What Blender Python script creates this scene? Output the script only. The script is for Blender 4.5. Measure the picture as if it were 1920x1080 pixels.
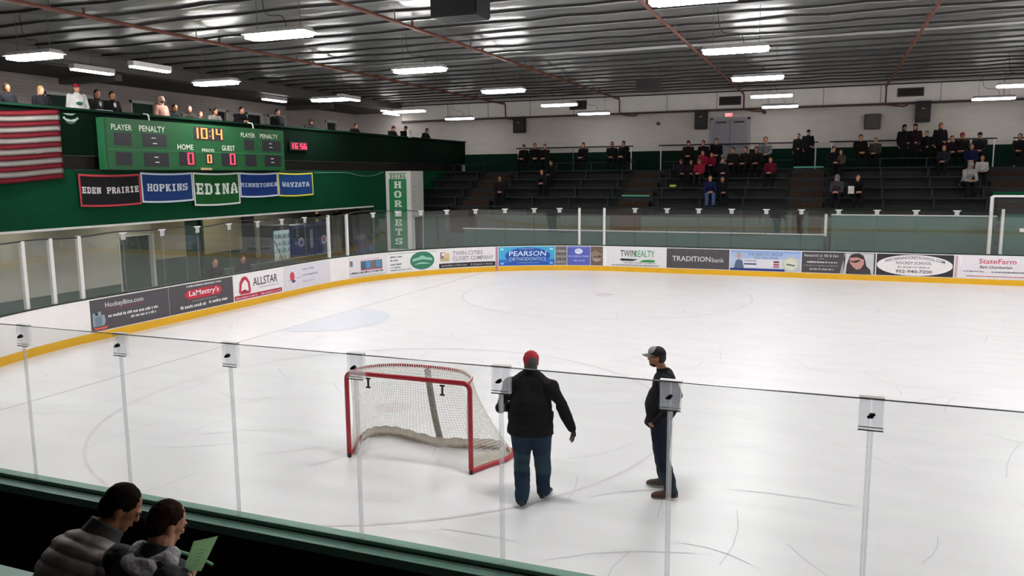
import bpy, bmesh, math, random
from mathutils import Vector, Matrix, noise
random.seed(7)
PI = math.pi
sc = bpy.context.scene
COL = sc.collection
for o in list(bpy.data.objects): bpy.data.objects.remove(o, do_unlink=True)

# ---------------------------------------------------------------- camera
cam_d = bpy.data.cameras.new('camera'); cam = bpy.data.objects.new('camera', cam_d); COL.objects.link(cam)
R_ = Vector((0.9295506, 0.3686003, -0.008336)); U_ = Vector((-0.0435703, 0.1322723, 0.9902554)); B_ = Vector((0.3661111, -0.9201292, 0.1390138))
cam.matrix_world = Matrix(((R_.x, U_.x, B_.x, 16.0684), (R_.y, U_.y, B_.y, -4.997), (R_.z, U_.z, B_.z, 3.7958), (0, 0, 0, 1)))
cam_d.sensor_width = 36.0; cam_d.lens = 1499.2 / 1920 * 36; cam_d.clip_start = 0.05; cam_d.clip_end = 200
sc.camera = cam
# ---------------------------------------------------------------- world, exposure
w = bpy.data.worlds.new('arena_air'); sc.world = w; w.use_nodes = True
w.node_tree.nodes['Background'].inputs[0].default_value = (0.9, 0.95, 1, 1)
w.node_tree.nodes['Background'].inputs[1].default_value = 0.02
sc.view_settings.view_transform = 'Standard'; sc.view_settings.look = 'None'
sc.view_settings.exposure = 0.2; sc.view_settings.gamma = 1.0; sc.view_settings.use_curve_mapping = False
sc.cycles.max_bounces = 14; sc.cycles.diffuse_bounces = 5; sc.cycles.transparent_max_bounces = 40
sc.cycles.use_denoising = True
LAMP = 68.0          # radiance of the rink fixtures
STAND = 9.0         # radiance of the dimmed fixtures over the far stands
BALC = 15.0           # balcony fixtures
LOBBY = 9.0          # lobby ceiling lamps

# ---------------------------------------------------------------- materials
MATS = {}
def mat(name, col, rough=0.6, metal=0.0, spec=0.5, var=0.0, vscale=6.0, bump=0.0, bscale=40.0, stretch=(1, 1, 1), emit=None, es=0.0, alpha=None):
    if name in MATS: return MATS[name]
    m = bpy.data.materials.new(name); m.use_nodes = True; nt = m.node_tree; b = nt.nodes['Principled BSDF']
    b.inputs['Base Color'].default_value = (*col, 1); b.inputs['Roughness'].default_value = rough
    b.inputs['Metallic'].default_value = metal; b.inputs['Specular IOR Level'].default_value = spec
    if emit: b.inputs['Emission Color'].default_value = (*emit, 1); b.inputs['Emission Strength'].default_value = es
    if var or bump:
        tc = nt.nodes.new('ShaderNodeTexCoord'); mp = nt.nodes.new('ShaderNodeMapping'); mp.inputs['Scale'].default_value = stretch
        nt.links.new(tc.outputs['Object'], mp.inputs[0])
    if var:
        n = nt.nodes.new('ShaderNodeTexNoise'); n.inputs['Scale'].default_value = vscale; n.inputs['Detail'].default_value = 5
        nt.links.new(mp.outputs[0], n.inputs['Vector'])
        r = nt.nodes.new('ShaderNodeMapRange'); r.inputs[3].default_value = 1 - var; r.inputs[4].default_value = 1 + var
        r.inputs[1].default_value = 0.3; r.inputs[2].default_value = 0.7
        nt.links.new(n.outputs[0], r.inputs[0])
        mx = nt.nodes.new('ShaderNodeVectorMath'); mx.operation = 'SCALE'; mx.inputs[0].default_value = col
        nt.links.new(r.outputs[0], mx.inputs['Scale']); nt.links.new(mx.outputs[0], b.inputs['Base Color'])
    if bump:
        n2 = nt.nodes.new('ShaderNodeTexNoise'); n2.inputs['Scale'].default_value = bscale; n2.inputs['Detail'].default_value = 4
        nt.links.new(mp.outputs[0], n2.inputs['Vector'])
        bp = nt.nodes.new('ShaderNodeBump'); bp.inputs['Strength'].default_value = bump; bp.inputs['Distance'].default_value = 0.05
        nt.links.new(n2.outputs[0], bp.inputs['Height']); nt.links.new(bp.outputs[0], b.inputs['Normal'])
    MATS[name] = m; return m
def H(h):      # sRGB hex to linear
    c = [int(h[i:i + 2], 16) / 255 for i in (0, 2, 4)]
    return tuple(x / 12.92 if x <= .04045 else ((x + .055) / 1.055) ** 2.4 for x in c)
def flat(h, rough=0.5): return mat('paint_' + h, H(h), rough, var=0.04, vscale=9)
def emis(name, col, s):
    return mat(name, (0, 0, 0), 0.5, emit=col, es=s)

def glass_mat(name, tint, haze=0.0, hazecol=(0.8, 0.82, 0.82), hz='ShaderNodeBsdfDiffuse'):
    m = bpy.data.materials.new(name); m.use_nodes = True; nt = m.node_tree; nt.nodes.clear()
    out = nt.nodes.new('ShaderNodeOutputMaterial'); tr = nt.nodes.new('ShaderNodeBsdfTransparent'); tr.inputs[0].default_value = (*tint, 1)
    gl = nt.nodes.new('ShaderNodeBsdfGlossy'); gl.inputs['Roughness'].default_value = 0.02; gl.inputs[0].default_value = (1, 1, 1, 1)
    ge = nt.nodes.new('ShaderNodeNewGeometry'); dt = nt.nodes.new('ShaderNodeVectorMath'); dt.operation = 'DOT_PRODUCT'
    nt.links.new(ge.outputs['Incoming'], dt.inputs[0]); nt.links.new(ge.outputs['True Normal'], dt.inputs[1])
    def M(op, a, b=None):
        n = nt.nodes.new('ShaderNodeMath'); n.operation = op
        for i, v in enumerate((a, b)):
            if v is None: continue
            if isinstance(v, (int, float)): n.inputs[i].default_value = v
            else: nt.links.new(v, n.inputs[i])
        return n.outputs[0]
    c = M('ABSOLUTE', dt.outputs['Value']); f = M('POWER', M('SUBTRACT', 1.0, c), 5.0); f = M('ADD', M('MULTIPLY', f, 0.96), 0.04)
    mx = nt.nodes.new('ShaderNodeMixShader'); nt.links.new(f, mx.inputs[0]); nt.links.new(tr.outputs[0], mx.inputs[1]); nt.links.new(gl.outputs[0], mx.inputs[2])
    last = mx
    if haze:
        df = nt.nodes.new(hz); df.inputs[0].default_value = (*hazecol, 1)
        m2 = nt.nodes.new('ShaderNodeMixShader'); m2.inputs[0].default_value = haze
        nt.links.new(mx.outputs[0], m2.inputs[1]); nt.links.new(df.outputs[0], m2.inputs[2]); last = m2
    nt.links.new(last.outputs[0], out.inputs[0]); MATS[name] = m; return m
GLASS = glass_mat('tempered_glass', (0.955, 0.968, 0.962), 0.006)
GLASS_FAR = glass_mat('tempered_glass_scuffed', (0.96, 0.975, 0.97), 0.012)
CLEAR = glass_mat('clip_acrylic', (0.975, 0.975, 0.98), 0.12, (0.66, 0.68, 0.72), 'ShaderNodeBsdfTranslucent')
STRIP = glass_mat('joint_acrylic', (0.97, 0.97, 0.97), 0.25, (0.55, 0.55, 0.57), 'ShaderNodeBsdfTranslucent')

WORK = bpy.data.scenes.new('workbench')
def evaluated_mesh(o):
    WORK.collection.objects.link(o); vl = WORK.view_layers[0]; vl.update()
    me = bpy.data.meshes.new_from_object(o.evaluated_get(vl.depsgraph)); return me
# ---------------------------------------------------------------- mesh helpers
def tagp(o, label=None, cat=None, group=None, kind=None):
    if label: o['label'] = label
    if cat: o['category'] = cat
    if group: o['group'] = group
    if kind: o['kind'] = kind
    return o
def thing(name, label, cat, loc=(0, 0, 0), rz=0, group=None):
    o = bpy.data.objects.new(name, None); COL.objects.link(o); o.location = loc; o.rotation_euler = (0, 0, rz); o.empty_display_size = 0.1
    return tagp(o, label, cat, group)
def wo(o):
    return Matrix.LocRotScale(o.location, o.rotation_euler, o.scale)
def world_of(o):
    m = wo(o)
    while o.parent: o = o.parent; m = wo(o) @ m
    return m
def obj(name, bm, m, parent=None, smooth=False, local=False, loc=None):
    """link a bmesh as one object; its vertices are given in world space unless local"""
    me = bm if isinstance(bm, bpy.types.Mesh) else bpy.data.meshes.new(name)
    if me is not bm:
        bmesh.ops.recalc_face_normals(bm, faces=bm.faces); bm.to_mesh(me); bm.free()
    o = bpy.data.objects.new(name, me); COL.objects.link(o)
    if not local:
        if parent: me.transform(world_of(parent).inverted())
        elif loc is not None: me.transform(Matrix.Translation(-Vector(loc))); o.location = loc
        elif len(me.vertices):
            xs = [v.co for v in me.vertices]
            c = Vector(((min(v.x for v in xs) + max(v.x for v in xs)) / 2, (min(v.y for v in xs) + max(v.y for v in xs)) / 2, min(v.z for v in xs)))
            me.transform(Matrix.Translation(-c)); o.location = c
    for mm in (m if isinstance(m, (list, tuple)) else [m]): me.materials.append(mm)
    if smooth: me.polygons.foreach_set('use_smooth', [True] * len(me.polygons))
    if parent: o.parent = parent
    return o
def struct(name, bm, m, parent=None, **k):
    o = obj(name, bm, m, parent, **k)
    if not parent: o['kind'] = 'structure'
    return o
def box(bm, a, b, mi=0):
    x0, y0, z0 = [min(p, q) for p, q in zip(a, b)]; x1, y1, z1 = [max(p, q) for p, q in zip(a, b)]
    v = [bm.verts.new(p) for p in ((x0, y0, z0), (x1, y0, z0), (x1, y1, z0), (x0, y1, z0), (x0, y0, z1), (x1, y0, z1), (x1, y1, z1), (x0, y1, z1))]
    for f in ((0, 3, 2, 1), (4, 5, 6, 7), (0, 1, 5, 4), (1, 2, 6, 5), (2, 3, 7, 6), (3, 0, 4, 7)):
        bm.faces.new([v[i] for i in f]).material_index = mi
    return bm
def B(a, b): return box(bmesh.new(), a, b)
def bev(bm, r=0.01, seg=2):
    bmesh.ops.bevel(bm, geom=bm.edges[:], offset=r, segments=seg, affect='EDGES', clamp_overlap=True); return bm
def tube(bm, pts, rad, n=10, closed=False, flat_=1.0):
    pts = [Vector(p) for p in pts]; N = len(pts); rs = rad if isinstance(rad, (list, tuple)) else [rad] * N
    rings = []; ref = None
    for i, p in enumerate(pts):
        if closed: t = (pts[(i + 1) % N] - pts[i - 1]).normalized()
        else: t = (pts[min(i + 1, N - 1)] - pts[max(i - 1, 0)]).normalized()
        if ref is None: ref = Vector((0, 0, 1)) if abs(t.z) < 0.9 else Vector((0, 1, 0))
        a = t.cross(ref).normalized(); b = a.cross(t).normalized(); ref = b
        rings.append([bm.verts.new(p + (a * math.cos(2 * PI * k / n) + b * math.sin(2 * PI * k / n) * flat_) * rs[i]) for k in range(n)])
    for i in range(N if closed else N - 1):
        r0, r1 = rings[i], rings[(i + 1) % N]
        for k in range(n): bm.faces.new((r0[k], r0[(k + 1) % n], r1[(k + 1) % n], r1[k]))
    if not closed: bm.faces.new(rings[0][::-1]); bm.faces.new(rings[-1])
    return bm
def ell(bm, c, r, M=None, seg=16, rings=10):
    T = Matrix.Translation(Vector(c)) @ (M.to_4x4() if M else Matrix.Identity(4)) @ Matrix.Diagonal((r[0], r[1], r[2], 1))
    return bmesh.ops.create_uvsphere(bm, u_segments=seg, v_segments=rings, radius=1, matrix=T)['verts']
def smoothpts(P, n=6):
    P = [Vector(p) for p in P]; out = []
    for i in range(len(P) - 1):
        p0, p1, p2, p3 = P[max(i - 1, 0)], P[i], P[i + 1], P[min(i + 2, len(P) - 1)]
        for k in range(n):
            t = k / n; out.append(0.5 * ((2 * p1) + (p2 - p0) * t + (2 * p0 - 5 * p1 + 4 * p2 - p3) * t * t + (3 * p1 - p0 - 3 * p2 + p3) * t ** 3))
    return out + [P[-1]]

# flat artwork: elements in (u, v) metres laid on any surface by a mapping
_TX = {}
def text_geo(s):
    if s in _TX: return _TX[s]
    cu = bpy.data.curves.new('t', 'FONT'); cu.body = s; cu.resolution_u = 2; cu.offset = 0.012
    o = bpy.data.objects.new('t', cu)
    me = evaluated_mesh(o)
    vs = [(v.co.x, v.co.y) for v in me.vertices]; fs = [tuple(p.vertices) for p in me.polygons]
    bpy.data.objects.remove(o); bpy.data.curves.remove(cu); bpy.data.meshes.remove(me)
    _TX[s] = (vs, fs); return vs, fs
SLAB = {  # block letters on a 5 x 7 grid: strokes as rectangles (x0, y0, x1, y1)
 'E': [(0,0,5,1.3),(0.6,0,2.1,7),(0,5.7,5,7),(2,2.9,4,4.1),(4,0,5,2.2),(4,4.8,5,7),(3.4,2.4,4.2,4.6)],
 'D': [(0,0,4,1.3),(0.6,0,2.1,7),(0,5.7,4,7),(3.6,1,5,6)],
 'I': [(0.8,0,4.2,1.3),(1.7,0,3.3,7),(0.8,5.7,4.2,7)],
 'N': [(0,0,2.2,1.2),(0.3,0,1.6,7),(3.5,0,4.8,7),(2.8,5.8,5.2,7),(0,5.8,1.9,7),(1.4,4.2,2.5,6.2),(2.1,2.6,3.1,4.8),(2.7,0.9,3.8,3.2)],
 'A': [(0,0,2,1.2),(3.2,0,5.2,1.2),(0.5,0.5,1.8,4),(3.4,0.5,4.7,4),(1,3.6,2.2,6),(3,3.6,4.2,6),(1.7,5.6,3.5,7),(1,2,4,3)],
 'H': [(0,0,2.2,1.2),(3,0,5.2,1.2),(0.4,0,1.8,7),(3.4,0,4.8,7),(0,5.8,2.2,7),(3,5.8,5.2,7),(1.5,3,3.8,4.2)],
 'O': [(0,1,1.5,6),(3.5,1,5,6),(0.8,0,4.2,1.3),(0.8,5.7,4.2,7)],
 'R': [(0,0,2.3,1.2),(0.4,0,1.8,7),(0,5.8,4,7),(3.3,3.8,4.8,6.4),(1.5,3,4,4.2),(2.6,1.6,3.9,3.4),(3.3,0,5.2,1.8)],
 'T': [(1.2,0,3.8,1.2),(1.8,0,3.2,7),(0,5.7,5,7),(0,4.6,1,7),(4,4.6,5,7)],
 'S': [(0,0.3,4.2,1.5),(3.5,1,5,3.6),(1,2.9,4.2,4.1),(0,3.6,1.5,6),(0.8,5.5,5,6.7),(0,0,1,2.2),(4.1,4.8,5,7)],
 'P': [(0,0,2.4,1.2),(0.4,0,1.8,7),(0,5.8,4,7),(3.5,3.8,5,6.4),(1.5,2.8,4.2,4)],
 'K': [(0,0,2.2,1.2),(0.4,0,1.8,7),(0,5.8,2.2,7),(1.6,3,2.8,4.4),(2.5,4,3.7,5.8),(3,5.8,5,7),(2.5,1.4,3.7,3.2),(3.2,0,5.2,1.6)],
 'M': [(0,0,1.9,1.2),(0.2,0,1.4,7),(3.8,0,5,7),(3.3,0,5.2,1.2),(1.2,4.2,2.2,6.4),(2,2.8,3.2,4.8),(3,4.2,4,6.4),(0,5.8,1.6,7),(3.6,5.8,5.2,7)],
 'W': [(0,5.8,1.9,7),(0.2,1.4,1.4,7),(3.8,1.4,5,7),(3.3,5.8,5.2,7),(1,0,2.1,2.2),(2,1.4,3.2,4.6),(3,0,4.1,2.2)],
 'Y': [(0,5.8,2,7),(3.2,5.8,5.2,7),(0.4,4,1.8,6.2),(3.4,4,4.8,6.2),(1.2,3.2,4,4.4),(1.8,0,3.3,3.8),(1,0,4.2,1.2)],
 'Z': [(0,0,5,1.3),(0,5.7,5,7),(3.4,4.3,4.9,6),(2.1,2.8,3.7,4.6),(0.9,1,2.4,3)], ' ': []}
def slab_rects(s, u0, v0, wd, ht):
    n = len(s); cw = wd / (n * 6.0 - 1); ch = ht / 7.0; out = []
    for i, c in enumerate(s):
        for r in SLAB.get(c, []): out.append((u0 + (i * 6 + r[0]) * cw, v0 + r[1] * ch, u0 + (i * 6 + r[2]) * cw, v0 + r[3] * ch))
    return out
def art(parent, mp, elems, step=0.0):
    """mp(u, v, layer) gives a world point; each element is a part of its own"""
    for L, e in enumerate(elems):
        k = e[0]; bm = bmesh.new(); nm = 'graphic'
        def quad(u0, v0, u1, v1, lay):
            n = max(1, int(abs(u1 - u0) / step)) if step else 1
            for i in range(n):
                a, b = u0 + (u1 - u0) * i / n, u0 + (u1 - u0) * (i + 1) / n
                bm.faces.new([bm.verts.new(mp(*q, lay)) for q in ((a, v0), (b, v0), (b, v1), (a, v1))])
        if k == 'r': quad(*e[1:5], L); col = e[5]; nm = e[6] if len(e) > 6 else 'colour_block'
        elif k == 'e':
            cu, cv, ru, rv, col = e[1:6]; nm = 'emblem'
            G_ = [(cu - ru * math.cos(PI * i / 24), rv * math.sin(PI * i / 24)) for i in range(25)]
            for (a, h0), (b, h1) in zip(G_, G_[1:]):
                q = [(a, cv - h0), (b, cv - h1), (b, cv + h1), (a, cv + h0)]; q = q[1:] if h0 < 1e-6 else q[:3] if h1 < 1e-6 else q
                bm.faces.new([bm.verts.new(mp(*v, L)) for v in q])
        elif k == 'p':
            col = e[2]; nm = e[3] if len(e) > 3 else 'emblem'
            bm.faces.new([bm.verts.new(mp(*q, L)) for q in e[1]]); bmesh.ops.triangulate(bm, faces=bm.faces[:])
        elif k == 't':
            s, u0, v0, wd, ht, col = e[1:7]; nm = 'lettering'; arch = e[7] if len(e) > 7 else 0; sl = e[8] if len(e) > 8 else 0
            vs, fs = text_geo(s); xs = [p[0] for p in vs]; ys = [p[1] for p in vs]; x0, x1, y0, y1 = min(xs), max(xs), min(min(ys), 0), max(ys)
            V = []
            for x, y in vs:
                t = (x - x0) / (x1 - x0); q = (y - y0) / (y1 - y0)
                V.append(bm.verts.new(mp(u0 + wd * t + sl * q * ht, v0 + ht * q + arch * (1 - (2 * t - 1) ** 2), L)))
            for f in fs:
                try: bm.faces.new([V[i] for i in f])
                except ValueError: pass
        elif k == 's':
            s, u0, v0, wd, ht, col = e[1:7]; nm = 'lettering'
            for i, r in enumerate(slab_rects(s, u0, v0, wd, ht)): quad(*r, L + i * 0.002)
        elif k == 'b':      # row of blurred small print: many short bars
            u0, v0, wd, ht, col = e[1:6]; nm = 'lettering'; u = u0; rr = random.Random(int(u0 * 1000 + v0 * 77))
            while u < u0 + wd:
                l = rr.uniform(.5, 1.1) * ht * .7; quad(u, v0 + ht * rr.choice((0, 0, .1)), min(u + l, u0 + wd), v0 + ht * rr.choice((1, .8, .8)), L); u += l + ht * rr.choice((.18, .18, .6))
        m = col if isinstance(col, bpy.types.Material) else flat(col)
        me = bpy.data.meshes.new(nm); bm.to_mesh(me); bm.free(); obj(nm, me, m, parent)

# ---------------------------------------------------------------- rink outline
RAD = 8.53; RW = 25.9; LC = RAD * PI / 2
def path(s):
    """point on the inside face of the dasher boards and the normal towards the ice; s rises clockwise from the near side"""
    if s < RAD - LC: return Vector((RAD + (RAD - LC - s), 0, 0)), Vector((0, 1, 0))
    if s < RAD:
        t = (RAD - s) / RAD; n = Vector((math.cos(t), math.sin(t), 0)); return Vector((RAD, RAD, 0)) - n * RAD, n
    if s < RW - RAD: return Vector((0, s, 0)), Vector((1, 0, 0))
    if s < RW - RAD + LC:
        t = (s - (RW - RAD)) / RAD; n = Vector((math.cos(t), -math.sin(t), 0)); return Vector((RAD, RW - RAD, 0)) - n * RAD, n
    return Vector((RAD + s - (RW - RAD) - LC, RW, 0)), Vector((0, -1, 0))
def pbox(bm, s0, s1, z0, z1, o0, o1, step=0.35):
    n = max(1, int(math.ceil((s1 - s0) / step))) if s1 - s0 > step and not (s0 > RW - RAD + LC or s1 < RAD - LC) else 1
    prev = None
    for i in range(n + 1):
        p, nn = path(s0 + (s1 - s0) * i / n)
        q = [bm.verts.new((p + nn * o) + Vector((0, 0, z))) for o, z in ((o0, z0), (o1, z0), (o1, z1), (o0, z1))]
        if prev:
            for k in range(4): bm.faces.new((prev[k], prev[(k + 1) % 4], q[(k + 1) % 4], q[k]))
        else: bm.faces.new(q[::-1])
        prev = q
    bm.faces.new(prev); return bm
def pth(s, o, z): p, n = path(s); return p + n * o + Vector((0, 0, z))

# ================================================================ SETTING
XR = 44.0; YN = -9.0; YF = 36.0; ZC = 7.9
M_ICE = mat('rink_ice', (0.87, 0.85, 0.86), 0.32, spec=0.35, var=0.035, vscale=0.9, bump=0.05, bscale=14, stretch=(1, 3, 1))
M_WHITEWALL = mat('painted_block_white', H('cbc3bc'), 0.8, var=0.05, vscale=1.2, bump=0.15, bscale=8, stretch=(1, 1, 4))
M_GREEN = mat('arena_green_paint', H('063f26'), 0.8, spec=0.10, var=0.10, vscale=1.0)
M_DGREEN = mat('dark_green_paint', H('12402c'), 0.6, var=0.10, vscale=1.5)
M_RAILG = mat('rail_green_paint', H('6b9484'), 0.45, var=0.05, vscale=4)
M_BEIGE = mat('beige_block_wall', H('a39a7c'), 0.8, var=0.05, vscale=2, bump=0.1, bscale=10)
M_FLOOR = mat('rubber_matting', (0.012, 0.012, 0.013), 0.85, var=0.2, vscale=5)
M_CONC = mat('grey_concrete', (0.14, 0.14, 0.135), 0.85, var=0.15, vscale=2)
M_BLACK = mat('matt_black', (0.006, 0.006, 0.007), 0.6, var=0.2, vscale=10)
M_WHITE = mat('white_plastic', H('ece8e6'), 0.4, var=0.03, vscale=3)
M_ALU = mat('white_painted_metal', H('d5d3cf'), 0.4, var=0.04, vscale=5)
M_RUST = mat('red_oxide_pipe', H('6b3a2a'), 0.55, var=0.15, vscale=4)
M_STEEL = mat('grey_painted_steel', H('5d5a55'), 0.5, var=0.1, vscale=3)
M_BROWN = mat('brown_trim_paint', H('4b3c33'), 0.6, var=0.1, vscale=3)
M_LOWCEIL = mat('dark_soffit_panel', H('4e4945'), 0.8, var=0.1, vscale=1.5)

# ice sheet
bm = bmesh.new()
pts = [Vector((XR - 2, 0, 0))] + [pth(s, 0.0, 0) for s in [RAD - LC + LC * i / 24 for i in range(25)]] + [pth(RW - RAD + LC * i / 24, 0.0, 0) for i in range(25)] + [Vector((XR - 2, RW, 0))]
top = [bm.verts.new(p) for p in pts]; bot = [bm.verts.new(p - Vector((0, 0, .08))) for p in pts]
bm.faces.new(top); bm.faces.new(bot[::-1])
for i in range(len(top)): bm.faces.new((top[i], bot[i], bot[(i + 1) % len(top)], top[(i + 1) % len(top)]))
ice = struct('floor_ice', bm, M_ICE, loc=(12, 13, 0))
def ring(c, r, wd, a0=0, a1=2 * PI, z=0.004, n=96, fill=False):
    bm = bmesh.new(); V = []
    for i in range(n + 1):
        a = a0 + (a1 - a0) * i / n; V.append([bm.verts.new((c[0] + q * math.cos(a), c[1] + q * math.sin(a), z)) for q in ((0.0 if fill else r - wd), r)])
    for i in range(n):
        if fill:
            bm.faces.new((V[i][0], V[i][1], V[i + 1][1]))
        else: bm.faces.new((V[i][0], V[i][1], V[i + 1][1], V[i + 1][0]))
    return bm
LINE = mat('faded_ice_line', H('e3dcdd'), 0.35, var=0.08, vscale=3); CREASE = mat('crease_paint', H('e0e2ea'), 0.35, var=0.02, vscale=2)
GLN = mat('goal_line_paint', H('d8cfd2'), 0.35, var=0.06, vscale=3)
obj('goal_line', B((3.33, 0.9, 0.0), (3.38, 25.0, 0.005)), GLN, ice)
obj('goal_crease', ring((3.38, 12.95), 1.83, 0, -PI / 2, PI / 2, fill=True), CREASE, ice)
for c in ((9.45, 19.65), (9.45, 6.25)):
    obj('faceoff_circle', ring(c, 4.57, 0.05), LINE, ice)
    obj('faceoff_spot', ring(c, 0.3, 0, fill=True, n=32), mat('spot_paint', H('e3d9dc'), 0.35), ice)
obj('blue_line', B((22.3, 0.1, 0), (22.6, 25.8, 0.004)), CREASE, ice)
SK = mat('skate_scratch', H('d6d3d6'), 0.5)
bm = bmesh.new(); rr = random.Random(3)
for i in range(260):
    x, y, a, l = rr.uniform(1, 24), rr.uniform(1, 24), rr.uniform(0, PI), rr.uniform(.3, 1.6); cv = rr.uniform(-.4, .4)
    P = [(x + math.cos(a + cv * t) * l * t, y + math.sin(a + cv * t) * l * t) for t in (0, .33, .66, 1)]
    for q0, q1 in zip(P, P[1:]):
        d = Vector((q1[0] - q0[0], q1[1] - q0[1])).normalized() * 0.006
        bm.faces.new([bm.verts.new(v) for v in ((q0[0] + d.y, q0[1] - d.x, .0035), (q1[0] + d.y, q1[1] - d.x, .0035), (q1[0] - d.y, q1[1] + d.x, .0035), (q0[0] - d.y, q0[1] + d.x, .0035))])
sk = obj('skate_marks', bm, SK, ice); sk['kind'] = 'stuff'

struct('floor_concourse', B((-13, YN - 1, -0.3), (XR, YF + 1, -0.1)), M_FLOOR)

# foil ceiling with sagging insulation between the purlins
ft = mat('foil_insulation', (0.40, 0.405, 0.39), 0.33, metal=0.80, var=0.35, vscale=0.30, bump=0.28, bscale=1.6, stretch=(0.5, 2.2, 1))  # broad colour noise paints the bright and dark patches between the lamps
bm = bmesh.new(); PIT = 1.22; nx = 56; rows = []
y = YN - 1
prof = []
while y < YF + 0.5:
    for t, dz in ((0, -.05), (.04, -.045), (.065, 0.03), (.25, -.004), (.5, -.025), (.75, -.008), (.96, 0.02), (.975, -.04)): prof.append((y + t * PIT, dz))
    y += PIT
for yy, dz in prof:
    if yy > YF + .2: break
    rows.append([bm.verts.new((-7 + (XR + 7) * i / nx, yy, ZC + dz + 0.05 * noise.noise(Vector((i * .7, yy * .8, 0))) * (1 if dz > -.09 else .25))) for i in range(nx + 1)])
for a, b in zip(rows, rows[1:]):
    sh = min(a[0].co.z, b[0].co.z) < ZC - .02 and abs(a[0].co.z - b[0].co.z) > .03
    for i in range(nx): bm.faces.new((a[i], a[i + 1], b[i + 1], b[i])).material_index = int(sh)  # step faces coloured dark to paint the shade in the purlin gaps
ceil = struct('ceiling', bm, [ft, mat('purlin_gap_shade', H('1c1b19'), .7)], smooth=False)
struct('ceiling_deck', B((-13, YN - 1, ZC + .25), (XR + .2, YF + .2, ZC + .45)), M_LOWCEIL)
struct('ceiling_balcony', B((-12.2, YN - 1, 7.42), (-7.2, YF, 7.6)), M_LOWCEIL)
bm = bmesh.new(); box(bm, (-7.25, YN, 7.5), (-6.95, YF, 8.12)); box(bm, (-7.32, YN, 7.44), (-6.82, YF, 7.5)); box(bm, (-7.32, YN, 7.86), (-6.82, YF, 7.92))
struct('trim_1', bm, M_STEEL)   # long steel beam at the edge of the main ceiling
for yy in (16.5, 29.5): struct('trim_%d' % (2 if yy < 20 else 3), B((-12, yy, 7.2), (-7.3, yy + .3, 7.42)), M_STEEL)

# walls
bm = B((-13, YF, -.2), (XR + .2, YF + .3, ZC + .3)); struct('wall_far', bm, M_WHITEWALL)
bm = bmesh.new(); box(bm, (-3, YF - .02, 4.0), (XR, YF, 4.98)); struct('wall_far_upper', B((-6.9, YF - .02, 6.94), (XR, YF, 7.75)), mat('upper_band_white', H('efe9e2'), .8, var=.05, vscale=1.2)); struct('wall_far_base', bm, mat('far_base_green', H('05241a'), 0.8, spec=.15, var=.1))
struct('trim_4', B((-6.9, YF - .14, 6.84), (XR, YF - .02, 6.94)), M_BROWN)
struct('trim_5', B((-6.9, YF - .10, 7.74), (XR, YF - .01, 7.79)), M_BLACK)
bm = bmesh.new()
for i in range(12): box(bm, (-4 + i * 2.44, YF - .03, 6.95), (-3.98 + i * 2.44, YF, 7.74))
struct('trim_6', bm, M_BROWN)
struct('wall_right', B((XR, YN, -.2), (XR + .3, YF, ZC + .3)), M_WHITEWALL)
struct('wall_near', B((-13, YN - .3, -.2), (XR, YN, ZC + .3)), mat('wall_near_grey', H('55504c'), 0.8, var=.05))  # one dark grey with slight noise over the near wall
bm = B((-12.3, YN, 4.4), (-12, YF, 7.6)); struct('wall_balcony_side', bm, M_WHITEWALL)
# balcony back wall: siding with horizontal laps
M_SIDING = mat('grey_lap_siding', H('b8afa9'), 0.75, var=0.05, vscale=2)
bm = bmesh.new(); z = 4.5
op = [(15.88, 17.92), (19.66, 20.88), (24.1, 25.1), (26.5, 27.6), (28.1, 29.4), (33.0, 34.0)]
edges = [YN] + [v for o_ in op for v in o_] + [YF]
while z < 7.42:
    segs = [(YN, YF)] if z > 6.85 else [(edges[i], edges[i + 1]) for i in range(0, len(edges), 2)]
    for a, b in segs:
        v = [bm.verts.new(p) for p in ((-10.0, a, z), (-10.0, b, z), (-10.03, b, z + .118), (-10.03, a, z + .118), (-10.2, a, z), (-10.2, b, z), (-10.2, b, z + .118), (-10.2, a, z + .118))]
        for f in ((0, 1, 2, 3), (0, 4, 5, 1), (3, 2, 6, 7), (0, 3, 7, 4), (1, 5, 6, 2), (4, 7, 6, 5)): bm.faces.new([v[i] for i in f])
    z += .12
struct('wall_balcony_back', bm, M_SIDING)
for i, (a, b) in enumerate(op):
    d = struct('door_%d' % (i + 1), B((-10.16, a + .03, 4.6), (-10.1, b - .03, 6.8)), M_DGREEN if i < 2 else M_BLACK)
    bm = bmesh.new(); box(bm, (-10.2, a - .05, 4.6), (-9.96, a + .03, 6.9)); box(bm, (-10.2, b - .03, 4.6), (-9.96, b + .05, 6.9)); box(bm, (-10.2, a - .05, 6.8), (-9.96, b + .05, 6.92))
    if b - a > 1.5: box(bm, (-10.12, (a + b) / 2 - .02, 4.6), (-10.08, (a + b) / 2 + .02, 6.8))
    obj('door_frame', bm, M_ALU, d)
    obj('door_handle', B((-10.1, b - .2, 5.55), (-10.03, b - .15, 5.75)), M_STEEL, d)
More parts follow.
